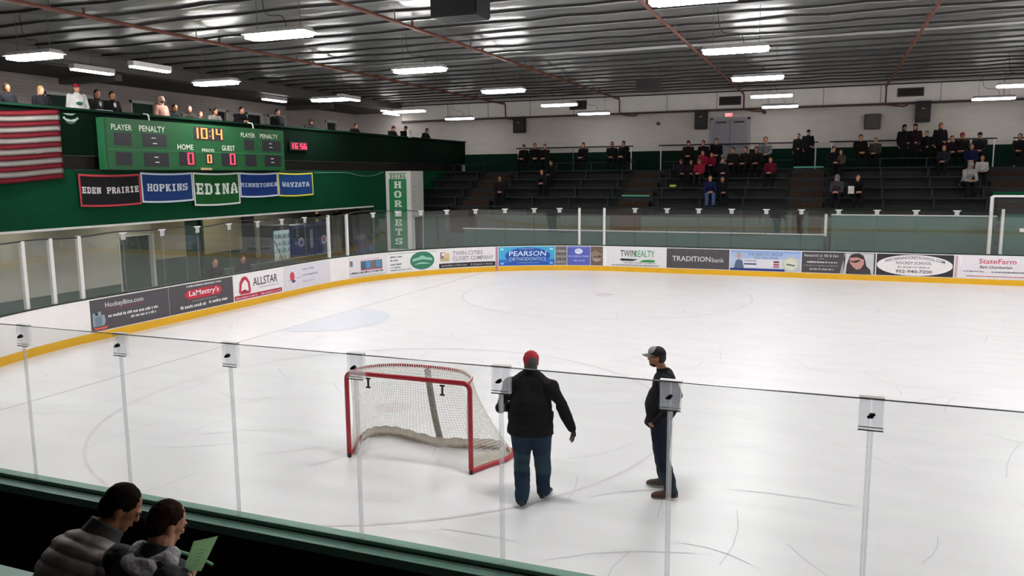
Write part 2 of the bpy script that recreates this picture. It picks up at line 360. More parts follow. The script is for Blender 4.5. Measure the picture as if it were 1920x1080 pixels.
# balcony deck, parapet, recess band and lower green fascia
struct('floor_balcony', B((-10.0, YN, 4.42), (-3.12, YF, 4.6)), M_CONC)
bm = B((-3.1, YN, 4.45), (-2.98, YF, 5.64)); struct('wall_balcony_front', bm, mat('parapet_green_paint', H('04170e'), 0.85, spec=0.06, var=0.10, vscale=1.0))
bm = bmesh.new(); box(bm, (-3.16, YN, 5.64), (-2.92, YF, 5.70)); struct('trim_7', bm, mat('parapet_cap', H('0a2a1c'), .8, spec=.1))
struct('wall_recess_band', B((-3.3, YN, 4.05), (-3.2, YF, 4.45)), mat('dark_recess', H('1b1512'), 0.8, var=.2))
bm = bmesh.new(); box(bm, (-3.2, YN, 2.52), (-3.0, 26.2, 4.07)); box(bm, (-3.2, 26.2, -.1), (-3.0, YF, 4.07)); struct('wall_left', bm, M_GREEN)
struct('trim_8', B((-3.22, YN, 2.46), (-2.99, 26.2, 2.52)), M_ALU)
# lobby under the balcony
struct('ceiling_lobby', B((-10, YN, 2.95), (-3.2, YF, 3.05)), mat('lobby_ceiling_tile', H('8a857c'), 0.8))
struct('wall_lobby_grey', box(box(bmesh.new(), (-6.2, 2, -.1), (-6.0, 14.95, 2.95)), (-6.2, 14.95, 1.86), (-6.0, 16.35, 2.95)), mat('lobby_grey_white', H('b3b3a6'), .8, var=.05, vscale=2))
bm = bmesh.new()
for a, b in ((16.35, 17.95), (18.75, 21.1)): box(bm, (-6.2, a, -.1), (-6.0, b, 2.95))
box(bm, (-6.2, 17.95, 2.25), (-6.0, 18.75, 2.95)); box(bm, (-10, 21.1, -.1), (-6.0, 21.3, 2.95))
struct('wall_lobby', bm, M_BEIGE)
bm = bmesh.new(); box(bm, (-6.0, 2, -.1), (-5.98, 14.9, .3)); box(bm, (-6.0, 16.4, -.1), (-5.98, 17.9, .95)); box(bm, (-6.0, 18.8, -.1), (-5.98, 21.1, .95)); struct('baseboard_lobby', bm, M_DGREEN)
struct('wall_lobby_rear', B((-10.2, 21.3, -.1), (-10, YF, 2.95)), mat('grey_lobby_wall', H('8d8a80'), 0.8, var=.06))
for i, (a, b, zt) in enumerate(((14.95, 16.35, 1.86), (17.95, 18.75, 2.25))):
    d = struct('door_%d' % (i + 7), B((-6.16, a + .04, -.1), (-6.1, b - .04, zt)), M_DGREEN)
    bm = bmesh.new(); box(bm, (-6.2, a - .01, -.1), (-6.0, a + .04, zt)); box(bm, (-6.2, b - .04, -.1), (-5.94, b + .06, zt + .06)); box(bm, (-6.2, a - .01, zt), (-5.97, b + .06, zt + .03)); obj('door_frame', bm, M_ALU if i == 0 else M_DGREEN, d)
    obj('door_handle', B((-6.1, b - .2, .9), (-6.03, b - .12, 1.0)), M_STEEL, d)
struct('trim_9', B((-6.3, 21.0, -.1), (-5.85, 21.6, 2.95)), M_BLACK)      # dark column at the lobby corner
for i, yy in enumerate((28.6, 30.4)):
    d = struct('door_%d' % (9 + i), B((-7.6, yy, -.1), (-7.55, yy + 1.0, 1.75)), M_STEEL)
    bm = bmesh.new(); box(bm, (-7.65, yy - .25, -.1), (-7.5, yy, 2.0)); box(bm, (-7.65, yy + 1.0, -.1), (-7.5, yy + 1.3, 2.0)); box(bm, (-7.65, yy - .25, 1.75), (-7.5, yy + 1.3, 2.2)); obj('door_frame', bm, M_BEIGE, d)
M_LOB = emis('lobby_lamp', (1, .93, .74), LOBBY)
for yy in (7, 11, 15, 19, 23, 27):
    for xx in (-4.6, -8.2):
        if xx < -6 and yy < 21: continue
        o = thing('lobby_lamp', 'recessed ceiling lamp of the lobby under the balcony', 'ceiling light', (xx, yy, 2.9), group='recessed lobby lamps')
        obj('lamp_frame', B((xx - .65, yy - .35, 2.90), (xx + .65, yy + .35, 2.95)), M_ALU, o); obj('diffuser', B((xx - .6, yy - .3, 2.885), (xx + .6, yy + .3, 2.90)), M_LOB, o)

# far stands: stepped tiers
bm = bmesh.new()
M_TIER = mat('stand_black_paint', (0.006, 0.006, 0.007), 0.7, var=0.2, vscale=3); M_TREAD = mat('stand_tread_grey', (0.007, 0.0072, 0.008), 0.75, var=0.2, vscale=3)
M_AISLE = mat('brown_aisle_tread', H('33251c'), 0.8, spec=.2, var=0.25, vscale=5)
AIS = [(-0.4, 0.95), (7.25, 8.6), (14.4, 15.75), (21.95, 23.4), (29.2, 30.6), (36.4, 37.8)]
def tread(i): return 2.0 + .4 * i
def ty(i): return 28.75 + .9 * i
tiers = struct('floor_stand_tier', B((-2.98, ty(0), -.1), (XR, YF, tread(0))), M_TREAD)
for i in range(1, 6): struct('floor_stand_tier', B((-2.98, ty(i), tread(i - 1)), (XR, YF, tread(i))), M_TREAD)
obj('front_panel', B((-2.9, 28.66, 0), (XR, 28.75, 2.02)), mat('front_fascia_grey_green', H('33483f'), 0.6, var=.08, vscale=2), tiers)
for i in range(5):
    bm = bmesh.new(); box(bm, (-3, ty(i + 1) - .02, tread(i)), (XR, ty(i + 1), tread(i + 1) - .01)); obj('riser', bm, M_TIER, tiers)
xs_ = [-3.0] + [v for a in AIS for v in a] + [XR]
seg = [(xs_[i], xs_[i + 1]) for i in range(0, len(xs_), 2)]
secn = ['leftmost narrow block', 'block left of second aisle', 'block with red jackets', 'block right of third aisle', 'block at the right edge', 'block past the frame', 'last block past the frame']
rown = ['front', 'second', 'third', 'fourth', 'fifth', 'top']
for k, (a, b) in enumerate(seg):
    for i in range(6):
        if b - a < .5: continue
        t = thing('bleacher_bench', 'dark green bench, %s row of far stands, %s' % (rown[i], secn[k]), 'bench', ((a + b) / 2, ty(i) + .5, tread(i)), group='benches of the far stands')
        obj('plank', B((a + .03, ty(i) + .32, tread(i) + .38), (b - .03, ty(i) + .66, tread(i) + .43)), mat('bench_green', H('0d241b'), 0.6, spec=.25, var=.1), t)
        x = a + .4
        while x < b - .1:
            obj('bracket', B((x, ty(i) + .38, tread(i)), (x + .06, ty(i) + .6, tread(i) + .38)), M_BLACK, t); x += 1.8
for k, (a, b) in enumerate(AIS):
    t = thing('aisle_steps', 'brown aisle stairs climbing the far stands, ' + ['at the far left', 'second from the left with a green landing', 'right of the red jackets', 'by the right edge', 'past the frame', 'last past the frame'][k], 'stairs', ((a + b) / 2, 28.8, 2.0), group='aisle stairs')
    for i in range(5):
        for j in range(2):
            obj('step', B((a, ty(i) + .45 * j + .01, tread(i) - .02), (b, ty(i + 1), tread(i) + .02 + .2 * j)), M_AISLE, t)
    bm = bmesh.new(); box(bm, (a, ty(0) - .1, 1.2), (b, ty(0), 2.04)); obj('stair_front', bm, M_AISLE, t)
for x0, x1, i in ((7.3, 8.55, 2), (14.45, 15.7, 5)):
    obj_ = obj('step_plate', B((x0, ty(i) - .06, tread(i) + .03), (x1, ty(i) + .22, tread(i) + .10)), mat('step_green', H('3f9c78'), 0.4)); tagp(obj_, 'bright green landing plate across the %s aisle' % ('second' if i == 2 else 'third'), 'step')
# walkway partitions behind the far boards
t = thing('low_partition', 'low green wall with a pale cap behind the far boards', 'partition', (8, 28, 0))
obj('wall_panel', B((0.65, 27.95, -.1), (15.87, 28.05, 1.43)), mat('partition_green', H('28574a'), 0.6, var=.06, vscale=1.5), t); obj('cap', B((0.6, 27.9, 1.43), (15.9, 28.1, 1.47)), M_ALU, t)
t = thing('tall_partition', 'tall green wall with a pale cap behind the far boards at right', 'partition', (18.8, 28, 0))
obj('wall_panel', B((16.13, 27.95, -.1), (21.6, 28.05, 2.2)), MATS['partition_green'], t); obj('cap', B((16.1, 27.9, 2.2), (21.6, 28.1, 2.24)), M_ALU, t); obj('end_post', B((15.87, 27.9, 1.4), (15.97, 28.1, 2.24)), M_ALU, t)
obj('vent_plate', B((19.7, 27.93, .6), (21.0, 27.95, .85)), M_ALU, t)
t = thing('walkway_side_wall', 'green side wall left of the far walkway', 'partition', (-1.5, 28, 0)); obj('wall_panel', B((-3, 28.4, -.1), (-1.0, 28.5, 1.9)), M_DGREEN, t)
t = thing('green_gate', 'green gate with a white sign at the right edge behind the boards', 'gate', (22.3, 27, 0))
obj('gate_panel', B((21.5, 26.8, -.1), (24, 26.9, 2.35)), MATS['partition_green'], t); obj('sign', B((22.1, 26.77, 1.75), (22.55, 26.8, 1.87)), M_WHITE, t)
for z in (.7, 1.3, 1.9): obj('hinge', B((21.42, 26.78, z), (21.6, 26.92, z + .08)), M_BLACK, t)
t = thing('goal_frame_rail', 'white pipe frame standing at the right end of the far glass', 'rail', (21.1, 26.1, 1.0))
obj('post', tube(bmesh.new(), [(21.1, 26.05, 1.0), (21.1, 26.05, 2.98)], .06), M_ALU, t); obj('crossbar', tube(bmesh.new(), [(21.1, 26.05, 2.98), (25.0, 26.05, 2.98)], .04), M_ALU, t)
obj('green_header', B((21.15, 26.3, 3.0), (25, 26.4, 3.12)), M_GREEN, t); obj('lower_post', tube(bmesh.new(), [(21.45, 26.05, 1.0), (21.45, 26.05, 2.55)], .05), M_ALU, t)
for i, (x, z0) in enumerate(((14.6, 1.5), (15.2, 1.5))):
    tagp(obj('gate_post', B((x - .07, 28.2, -.1), (x + .07, 28.34, 2.3)), M_DGREEN), 'dark green gate post at the foot of the third aisle, %s one' % ('left', 'right')[i], 'post')
# handrails at the top of the far stands
for k, (a, b) in enumerate(((0.4, 6.7), (8.0, 15.4), (15.9, 22.6), (23.2, 30))):
    t = thing('handrail', 'dark handrail on pale posts before the white wall, ' + ['leftmost run', 'run under the red exit sign', 'run under the square speaker', 'run at the right edge'][k], 'railing', ((a + b) / 2, 35.2, 4.0), group='handrails at the top of the far stands')
    obj('rail', tube(bmesh.new(), [(a, 35.2, 5.22), (b, 35.2, 5.22)], .035), M_BLACK, t)
    n = int((b - a) / 2.4)
    for i in range(n + 1): x = a + .1 + (b - a - .2) * i / n; obj('post', tube(bmesh.new(), [(x, 35.2, 4.0), (x, 35.2, 5.2)], .03 if i in (0, n) else .018, 8), M_ALU if i in (0, n) else M_STEEL, t)

# ================================================================ DASHER BOARDS AND GLASS
S0, S1 = -36.0, 60.0; BH = 1.0
db = thing('dasher_boards', 'white rink boards with yellow kick plate and dark cap around the ice', 'rink boards', (0, 13, 0))
obj('board_panel', pbox(bmesh.new(), S0, S1, 0.19, BH, -.09, 0), M_WHITE, db)
obj('kick_plate', pbox(bmesh.new(), S0, S1, 0.0, 0.19, -.02, 0.012), mat('yellow_kick_plate', H('e2ae14'), 0.4, var=.05, vscale=2), db)
obj('cap_rail', pbox(bmesh.new(), RAD - LC, S1, BH, BH + .035, -.13, 0.005), mat('cap_dark_green', H('10281e'), 0.5), db)
obj('backing', pbox(bmesh.new(), S0, S1, 0.0, BH - .01, -.13, -.095), mat('board_back_black', (0.004, 0.005, 0.005), 0.8), db)
rl = thing('near_cap_rail', 'green two-step rail along the top of the near boards', 'rail', (15, 0, 1))
obj('upper_step', pbox(bmesh.new(), S0, RAD - LC + 4, BH, 1.075, -.09, 0.0), M_RAILG, rl)
obj('lower_step', pbox(bmesh.new(), S0, RAD - LC + 4, BH - .04, 1.03, -.2, -.095), M_RAILG, rl)
obj('highlight_edge', pbox(bmesh.new(), S0, RAD - LC + 4, 1.03, 1.036, -.115, -.095), mat('rail_painted_highlight', H('b9c9c2'), .4), rl)  # pale strip that paints the highlight along the rail edge
obj('groove', pbox(bmesh.new(), S0, RAD - LC + 4, BH, 1.045, -.1, -.085), mat('groove_green', H('1b4a38'), .5), rl)

E_ = 1.159; K0 = RAD - LC - (9.384 - RAD)        # joint k sits at x = 9.384 + k * 1.159
near_j = [K0 + E_ * 2, K0 + E_] + [K0 - E_ * k for k in range(0, 12)]
nw = ['past the left edge of the photo', 'at the left edge of the photo', 'over the head of the seated adult', 'over the seated child', 'left of the goal net', 'in front of the goal net', 'in front of the man in the beanie', 'right of the man in profile', 'at the right edge of the photo']
for i in range(len(near_j) - 1):
    a, b = near_j[i], near_j[i + 1]
    if i > 8: wd = 'near the camera, past the right of the frame'
    else: wd = nw[i]
    o = obj('rink_glass', pbox(bmesh.new(), b + .004, a - .004, 1.06, 2.496, -.062, -.050), GLASS); tagp(o, 'clear near-side glass pane ' + wd, 'rink glass', 'near-side glass panes')
    o2 = obj('edge_strip', pbox(bmesh.new(), b + .004, a - .004, 2.496, 2.501, -.063, -.049), mat('polished_glass_edge', H('5b6a68'), 0.25), o)
cw = ['at the left end past the frame', 'beyond the left edge', 'nearest the left edge of the photo', 'second from the left edge', 'third from the left edge', 'over the left post of the goal', 'beside the man in the beanie', 'over the back of the man in profile', 'at the right, over bare ice']
for i, s in enumerate(near_j[:-1]):
    P, n = path(s); t = thing('glass_clip', 'clear acrylic clip with dark bolt, ' + (cw[i] if i < 9 else 'past the right of the frame'), 'glass clip', P + Vector((0, 0, 1.05)), group='near-side glass clips')
    obj('clip_plate', pbox(bmesh.new(), s - .065, s + .065, 2.315, 2.505, -.082, -.066), CLEAR, t)
    obj('clip_plate', pbox(bmesh.new(), s - .065, s + .065, 2.315, 2.505, -.046, -.036), CLEAR, t)
    obj('clip_edge', pbox(bmesh.new(), s - .068, s + .068, 2.505, 2.512, -.085, -.033), M_ALU, t); obj('clip_edge', pbox(bmesh.new(), s - .068, s + .068, 2.315, 2.322, -.086, -.082), M_STEEL, t)
    obj('clip_edge', pbox(bmesh.new(), s - .068, s + .068, 2.335, 2.340, -.086, -.082), M_ALU, t)
    bm = bmesh.new(); tube(bm, [pth(s, -.11, 2.41), pth(s, -.08, 2.41)], .014, 10); tube(bm, [pth(s + .02, -.105, 2.40), pth(s - .018, -.108, 2.425)], .009, 8); obj('bolt', bm, M_BLACK, t)
    obj('joint_strip', pbox(bmesh.new(), s - .016, s + .016, 1.075, 2.315, -.075, -.064), STRIP, t)

posts = [6.95, 7.7, 8.46, 18.32, 19.23, 28.99, 29.98]
js = [2.4, 3.5, 4.6, 5.8] + posts[:3] + [9.7, 10.95, 12.2, 13.45, 14.7, 15.85, 17.05] + posts[3:5] + [20.45, 21.55, 22.55, 23.64, 24.82, 26.02, 27.19, 28.2] + posts[5:] + [31.2, 32.45, 33.66, 34.87, 36.11, 37.33, 38.58, 39.83, 41.06, 42.31, 43.34, 44.5, 45.7]
def where(s):
    if s < 7: return 'at the left edge'
    if s < 9: return 'left of the dark adverts'
    if s < 11: return 'over the silver emblem'
    if s < 13.4: return 'over the red oval'
    if s < 16: return 'over the red arch emblem'
    if s < 18.4: return 'over the pale lilac advert'
    if s < 19.3: return 'between the two corner posts'
    if s < 21: return 'over the picture strip advert'
    if s < 23.3: return 'below the tall HORNETS sign'
    if s < 25.7: return 'over the closet company advert'
    if s < 28.2: return 'over the bright blue advert'
    if s < 30: return 'over the violet advert'
    if s < 32.5: return 'over the green swoosh advert'
    if s < 34.9: return 'over the TRADITION advert'
    if s < 37.4: return 'over the suited figure advert'
    if s < 39.9: return 'over the face in a cap'
    if s < 42.4: return 'over the white oval advert'
    return 'over the last advert at right'
for n, (a, b) in enumerate(zip(js, js[1:])):
    side = 'left end' if b < 17.4 else 'corner' if a < 30 else 'far side'
    m_ = (a + b) / 2; zt = 2.47 if m_ < 43.3 else 2.9
    o = obj('rink_glass', pbox(bmesh.new(), a + .004, b - .004, BH + .035, zt, -.062, -.050), GLASS_FAR)
    dup_ = sum(1 for q in range(n) if where((js[q] + js[q + 1]) / 2) == where(m_))
    tagp(o, ('%s glass pane %s' % (side, where(m_))) + ('' if not dup_ else ', %s one along' % ['second', 'third', 'fourth', 'fifth'][min(dup_ - 1, 3)]), 'rink glass', 'far and end glass panes')
seen = {}
for s in js:
    P, n = path(s)
    if s in posts:
        k = posts.index(s)
        t = obj('glass_post', pbox(bmesh.new(), s - .045, s + .045, BH + .035, 2.50, -.11, -.035), M_ALU)
        tagp(t, 'white upright post in the rink glass, ' + ['leftmost of the three at the left', 'thin middle one of the three at the left', 'just left of the dark board', 'left one of the pair near the corner', 'right one of the pair near the corner', 'left one of the far pair', 'right one of the far pair'][k], 'post', 'white glass posts')
    elif 5 < s < 43:
        c = seen.get(where(s), 0); seen[where(s)] = c + 1
        t = thing('clip', 'small white clip at the glass top ' + where(s) + ('' if not c else ', %s along' % ['second', 'third', 'fourth'][c - 1]), 'glass clip', P + Vector((0, 0, 2.3)), group='small white glass clips')
        obj('clip_plate', pbox(bmesh.new(), s - .07, s + .07, 2.32, 2.47, -.048, -.036), mat('frosted_clip', H('a9adab'), .4), t); obj('clip_top', pbox(bmesh.new(), s - .12, s + .12, 2.47, 2.50, -.075, -.035), M_ALU, t)
        obj('joint_strip', pbox(bmesh.new(), s - .012, s + .012, 1.04, 2.32, -.049, -.045), STRIP, t)
# black seal strip sagging along the glass top of the end
bm = bmesh.new(); q = []
for i in range(150):
    s = 4.0 + i * .125; q.append(pth(s, -.056, 2.50 + .035 * math.sin(s * 2.1) * math.sin(s * .9) + (.05 if s > 12 else 0) * math.sin(s)))
tagp(obj('cable', tube(bm, q, .018, 6), M_BLACK), 'black cable sagging along the top of the end glass', 'cable')

# ---------------------------------------------------------------- advertisements on the boards
AZ = 0.215; AH = 0.755
def board_ad(label, s0, s1, base, elems, cat='advertising board'):
    P, n = path((s0 + s1) / 2)
    t = thing('advertising_board', label, cat, P + n * .012 + Vector((0, 0, AZ)), group='board advertisements')
    obj('panel', pbox(bmesh.new(), s0 + .01, s1 - .01, AZ, AZ + AH, 0.001, .011), flat(base, .45), t)
    def mp(u, v, L): return pth(s0 + .01 + u, .0125 + .0012 * L, AZ + v)
    art(t, mp, elems, 0.22 if RW - RAD - .5 < (s0 + s1) / 2 < RW - RAD + LC + .5 else 0)
WH = 'e9e5e6'; GRY = '4a474c'; DK = '2c2a2e'
board_ad('dark grey board advert with silver jug emblem and underlined white name', 8.55, 10.98, GRY, [
 ('t', 'HockeyBins.com', .42, .50, 1.15, .15, 'cfcdd2'), ('r', .42, .475, 1.57, .485, 'a8344a', 'underline'), ('b', .48, .28, 1.55, .07, 'dcdade'), ('b', 1.15, .17, .80, .065, 'dcdade'),
 ('p', [(.04, .12), (.36, .12), (.40, .22), (.38, .36), (.28, .38), (.28, .46), (.2, .46), (.2, .38), (.12, .38), (.12, .44), (.04, .44)], '8fa0ac', 'emblem'), ('p', [(.1, .14), (.3, .14), (.3, .34), (.2, .36), (.1, .34)], '6d8090', 'emblem'),
 ('p', [(.04, .10), (.10, .03), (.40, .03), (.48, .10), (.36, .09), (.14, .08)], 'd9604e', 'emblem')])
board_ad('dark grey board advert with white lettering on a red oval', 10.98, 13.42, GRY, [
 ('b', .62, .66, 1.35, .05, 'cfccd0'), ('e', 1.25, .46, .72, .14, 'b8263c'), ('r', .8, .33, 1.7, .59, 'b8263c'), ('e', .72, .46, .16, .13, 'b8263c'), ('e', 1.78, .46, .16, .13, 'b8263c'), ('t', "LaMettry's", .68, .37, 1.15, .19, 'efe9e8', 0, .1),
 ('b', .80, .25, .95, .04, '9a979b'), ('b', .35, .10, .95, .08, 'dcdade'), ('b', 1.42, .12, .75, .08, 'dcdade')])
board_ad('white board advert reading ALLSTAR with a red arch emblem and a red band', 13.42, 15.75, WH, [
 ('p', [(.22, .22), (.26, .52), (.36, .66), (.48, .70), (.60, .66), (.70, .52), (.76, .22), (.66, .22), (.62, .48), (.55, .57), (.48, .59), (.41, .57), (.36, .48), (.32, .22)], 'bb2b44', 'emblem'), ('p', [(.26, .17), (.74, .17), (.68, .25), (.52, .26), (.48, .31), (.44, .26), (.3, .25)], 'bb2b44', 'emblem'),
 ('t', 'ALLSTAR', .85, .36, 1.15, .25, '3c3a40'), ('b', 1.1, .27, .95, .035, 'b0a2a8'), ('r', .02, .02, 2.2, .15, 'a81f38', 'red_band'), ('b', .08, .05, .95, .06, 'e0a9b2'), ('b', 1.18, .05, .95, .06, 'e0a9b2')])
board_ad('pale lilac board advert with a small red and blue emblem and faint lines', 15.75, 18.25, 'd9d6dd', [
 ('e', .42, .42, .12, .15, 'd0405a'), ('e', .48, .26, .10, .05, '4a4a86'), ('r', .2, .30, .34, .315, '8a8a9a', 'rule'), ('r', .56, .345, .9, .36, '8a8a9a', 'rule'), ('b', .98, .56, .62, .07, 'a3a2bd'), ('b', .95, .36, .85, .07, '9896b2'), ('b', .95, .16, .68, .06, 'b4b3c8')])
board_ad('white board advert with a strip of blue and brown pictures and dark footer', 19.20, 21.0, 'dedade', [
 ('b', .6, .60, .8, .035, 'd4949c'), ('r', .55, .26, 1.55, .56, '4f5f74', 'photo_strip'), ('r', .80, .28, 1.0, .54, '4f92c4', 'photo'), ('r', 1.0, .27, 1.22, .54, '7a6d68', 'photo'), ('r', 1.25, .29, 1.5, .55, '5b87a6', 'photo'), ('r', .55, .22, 1.55, .26, 'b24a68', 'rule'),
 ('b', .02, .12, 1.55, .07, '4a464c'), ('r', .02, .02, 1.75, .03, '6d6a70', 'rule'), ('b', .02, .4, .14, .25, '77747a')])
board_ad('white board advert with a green oval emblem at its right', 21.0, 23.2, 'e6e6e6', [
 ('r', .03, .70, 2.15, .715, '6f7a76', 'rule'), ('b', .12, .56, .52, .06, '37373a'), ('b', .12, .43, .34, .06, '4a4a4c'), ('b', .12, .28, .5, .06, '4a4a4c'), ('b', .12, .17, .44, .05, '6a6a6c'), ('b', .12, .07, .95, .045, '4f7f70'),
 ('e', 1.52, .38, .52, .345, '1f6b4e'), ('e', 1.52, .38, .50, .325, '2c7a5c'), ('p', [(1.08, .36), (1.12, .46), (1.35, .5), (1.52, .58), (1.70, .5), (1.93, .46), (1.96, .36), (1.7, .40), (1.52, .42), (1.34, .40)], '93c4b0', 'emblem'), ('p', [(1.15, .22), (1.34, .29), (1.52, .31), (1.70, .29), (1.9, .22), (1.7, .25), (1.34, .25)], 'a8d3c2', 'emblem')])
board_ad('white board advert of a closet company with black footer', 23.22, 25.6, 'e4e0e2', [
 ('r', .08, .34, .28, .64, '8f6e72', 'picture'), ('r', .22, .32, .46, .60, 'd8b48c', 'picture'), ('r', .10, .28, .46, .40, 'b9b77e', 'picture'), ('e', .2, .56, .07, .06, 'e8e0e0'),
 ('t', 'TWIN CITIES', .60, .50, 1.25, .16, '8b8388'), ('t', 'CLOSET COMPANY', .60, .29, 1.68, .16, '8b8388'), ('r', .02, .02, 2.36, .20, '1f1c1f', 'footer'), ('b', .12, .07, 1.08, .08, '8d8a8c'), ('b', 1.35, .07, .9, .08, '8d8a8c')])
tagp(obj('red_line_mark', pbox(bmesh.new(), 25.61, 25.70, 0.03, .98, .012, .016), flat('b98290')), 'narrow faded red upright stripe on the corner boards', 'line mark')
board_ad('bright blue board advert reading PEARSON orthodontics', 25.72, 28.02, '3fa9cf', [
 ('r', 0, 0, 2.28, .25, '2b6cc0', 'lower_blue'), ('r', .02, .03, 2.26, .12, '2450a8', 'lower_blue'), ('e', 1.18, .39, .92, .33, '2257b0'), ('e', 1.18, .39, .86, .28, '1d489c'), ('t', 'PEARSON', .42, .38, 1.5, .2, 'cfe6f6', 0, .12), ('t', 'ORTHODONTICS', .42, .19, 1.5, .14, 'a8cdee', 0, .1),
 ('b', .85, .65, .6, .03, '9ccbe8'), ('b', .75, .10, .9, .025, '9ccbe8'), ('e', .14, .66, .08, .04, 'a9dcec'), ('e', 2.14, .66, .08, .04, 'a9dcec'), ('e', .14, .09, .08, .04, '8ec4ec'), ('e', 2.14, .09, .08, .04, '8ec4ec')])
board_ad('grey speckled picture board left of the violet panel', 28.02, 28.5, '75706e', [('b', .05, .1 + .11 * i, .38, .06, c) for i, c in enumerate(('b5b2ae', '3f3c3b', 'a39f9b', '4a4645', 'b9b6b2', '5c5856'))])
board_ad('violet blue board advert with a white badge and two lines', 28.5, 29.44, '5560b4', [('e', .46, .56, .16, .11, 'dfe2f2'), ('r', .36, .57, .5, .59, '7d86cc', 'emblem'), ('b', .05, .33, .84, .07, 'a9aee0'), ('b', .25, .16, .46, .05, 'b5baea'), ('r', .02, .70, .92, .73, '7a84cc', 'rule')])
board_ad('brown rock picture board left of the white post foot', 29.44, 29.95, '6b5a50', [('p', [(.0, .5), (.2, .6), (.45, .48), (.49, .3), (.3, .2), (.05, .28)], '8d7b6c', 'picture'), ('p', [(.1, .36), (.3, .44), (.48, .36), (.3, .30)], '3f302b', 'picture'), ('p', [(.05, .24), (.3, .3), (.45, .2), (.2, .14)], 'a5968a', 'picture')])
board_ad('white board advert with black and green lettering over a green swoosh', 29.98, 32.47, 'e3e2e5', [
 ('r', .0, .0, .1, .75, 'eeeeee', 'edge'), ('p', [(.62, .27), (.72, .21), (1.15, .21), (1.38, .29), (.72, .31)], '26332e', 'swoosh'), ('p', [(1.42, .18), (1.55, .26), (1.78, .28), (2.02, .27), (2.04, .2), (1.95, .18)], '1f8a40', 'swoosh'),
 ('t', 'TWIN', .66, .38, .62, .26, '4c5450'), ('t', 'REALTY', 1.22, .38, .80, .26, '57a06c'), ('b', .8, .12, 1.3, .05, '8c9691'), ('b', .32, .03, 1.9, .04, '5a555a')])
board_ad('dark grey board advert reading TRADITION', 32.47, 34.85, '4b484d', [('t', 'TRADITION', .22, .27, 1.45, .20, 'd3d1d4'), ('t', 'bank', 1.72, .26, .45, .17, 'c2bfc2')] + [('r', .35 + .37 * i, .65, .45 + .37 * i, .665, '8f6a70', 'rule') for i in range(5)])
board_ad('sky blue board advert with a suited figure and a round seal', 34.87, 37.38, 'b9c6de', [
 ('r', 0, .48, 2.5, .75, 'a6bbe0', 'sky_band'), ('r', 0, .66, 2.5, .75, '8fa9da', 'sky_band'), ('r', .45, .10, 1.9, .42, 'dedbe2', 'pale_panel'), ('t', 'THE HEALTH GROUP', .62, .56, 1.25, .11, '6b7fa8'), ('t', '952-920-0900', .85, .44, .85, .09, '7d88a8'),
 ('e', .31, .55, .08, .11, 'c79a90'), ('r', .24, .6, .38, .67, 'a8a4a4', 'hair'), ('p', [(.14, .08), (.2, .36), (.31, .42), (.44, .36), (.5, .08)], '52667c', 'suit'), ('r', .5, .22, .95, .27, '27346e', 'ribbon'), ('r', .5, .35, .95, .37, '27346e', 'ribbon'), ('r', .0, .0, 1.95, .08, '22307a', 'footer'),
 ('r', 1.55, .31, 1.75, .37, '6d1f30', 'mark'), ('r', 1.55, .22, 1.75, .27, '9c3040', 'mark'), ('r', 1.55, .14, 1.75, .18, '9c3040', 'mark'), ('e', 2.15, .28, .30, .27, 'c6cab8'), ('e', 2.15, .28, .22, .2, 'd5d8c8'), ('p', [(2.0, .3), (2.3, .25), (2.3, .2), (2.0, .25)], '55604c', 'seal_band')])
board_ad('dark board advert with white lines and a face in a cap', 37.4, 39.87, '464347', [
 ('b', .08, .58, 1.15, .09, 'a8a5a8'), ('b', .55, .50, .2, .025, 'a8a5a8'), ('b', .18, .36, 1.02, .06, 'd8d5d8'), ('b', .08, .24, 1.15, .045, '8f8c8f'), ('b', .28, .10, .82, .07, 'bdbabd'),
 ('r', 1.42, .0, 2.40, .74, 'c5c8cc', 'portrait_ground'), ('p', [(1.30, 0), (1.42, 0), (1.42, .74), (1.48, .74), (1.38, .4)], '9a9c9f', 'portrait_ground'), ('p', [(1.5, .0), (1.52, .34), (1.6, .6), (1.72, .72), (1.9, .74), (2.05, .68), (2.12, .5), (2.16, .3), (2.3, .16), (2.32, 0)], '3c2f30', 'portrait_hair'),
 ('p', [(1.6, .44), (1.62, .58), (1.85, .6), (2.08, .52), (2.08, .36), (1.98, .2), (1.85, .16), (1.74, .24), (1.66, .34)], 'c19088', 'portrait_face'), ('p', [(1.52, .50), (1.7, .46), (1.95, .52), (1.95, .47), (1.82, .40), (1.68, .42)], '2a2022', 'portrait_glasses'), ('p', [(1.58, .58), (1.66, .70), (1.95, .72), (2.08, .58), (1.9, .62), (1.7, .6)], '33262a', 'portrait_cap'), ('p', [(1.62, 0), (1.75, .14), (2.05, .2), (2.25, .14), (2.35, 0)], '3a3c36', 'portrait_collar')])
board_ad('black board advert with a large white oval and dark lettering', 39.89, 42.32, '29272a', [
 ('e', 1.2, .37, 1.19, .365, WH), ('t', 'WESTERNHOCKEYSCHOOL.COM', .26, .45, 1.88, .10, '38353a', .14), ('t', 'HOCKEY SCHOOL', .62, .40, 1.12, .10, '57545a'), ('b', .68, .28, 1.0, .05, '827f84'), ('t', '952-940-7200', .62, .10, 1.14, .11, '37343a')])
board_ad('white board advert with red script and a red rule at the right edge', 42.34, 44.8, 'e2dfe4', [
 ('r', 0, 0, .08, .75, 'c9a9b0', 'edge'), ('r', .16, .44, .20, .70, 'e9e9e9', 'edge'), ('t', 'StateFarm', .70, .50, 1.1, .17, 'cc4458', 0, .12), ('t', 'Bart Chamberlain', .75, .34, .95, .10, '3c3a42'), ('b', .25, .21, .62, .05, '6a6a72'), ('b', 1.1, .20, 1.1, .05, '6a6a72'), ('r', .35, .06, 2.2, .085, 'bb6470', 'rule')])

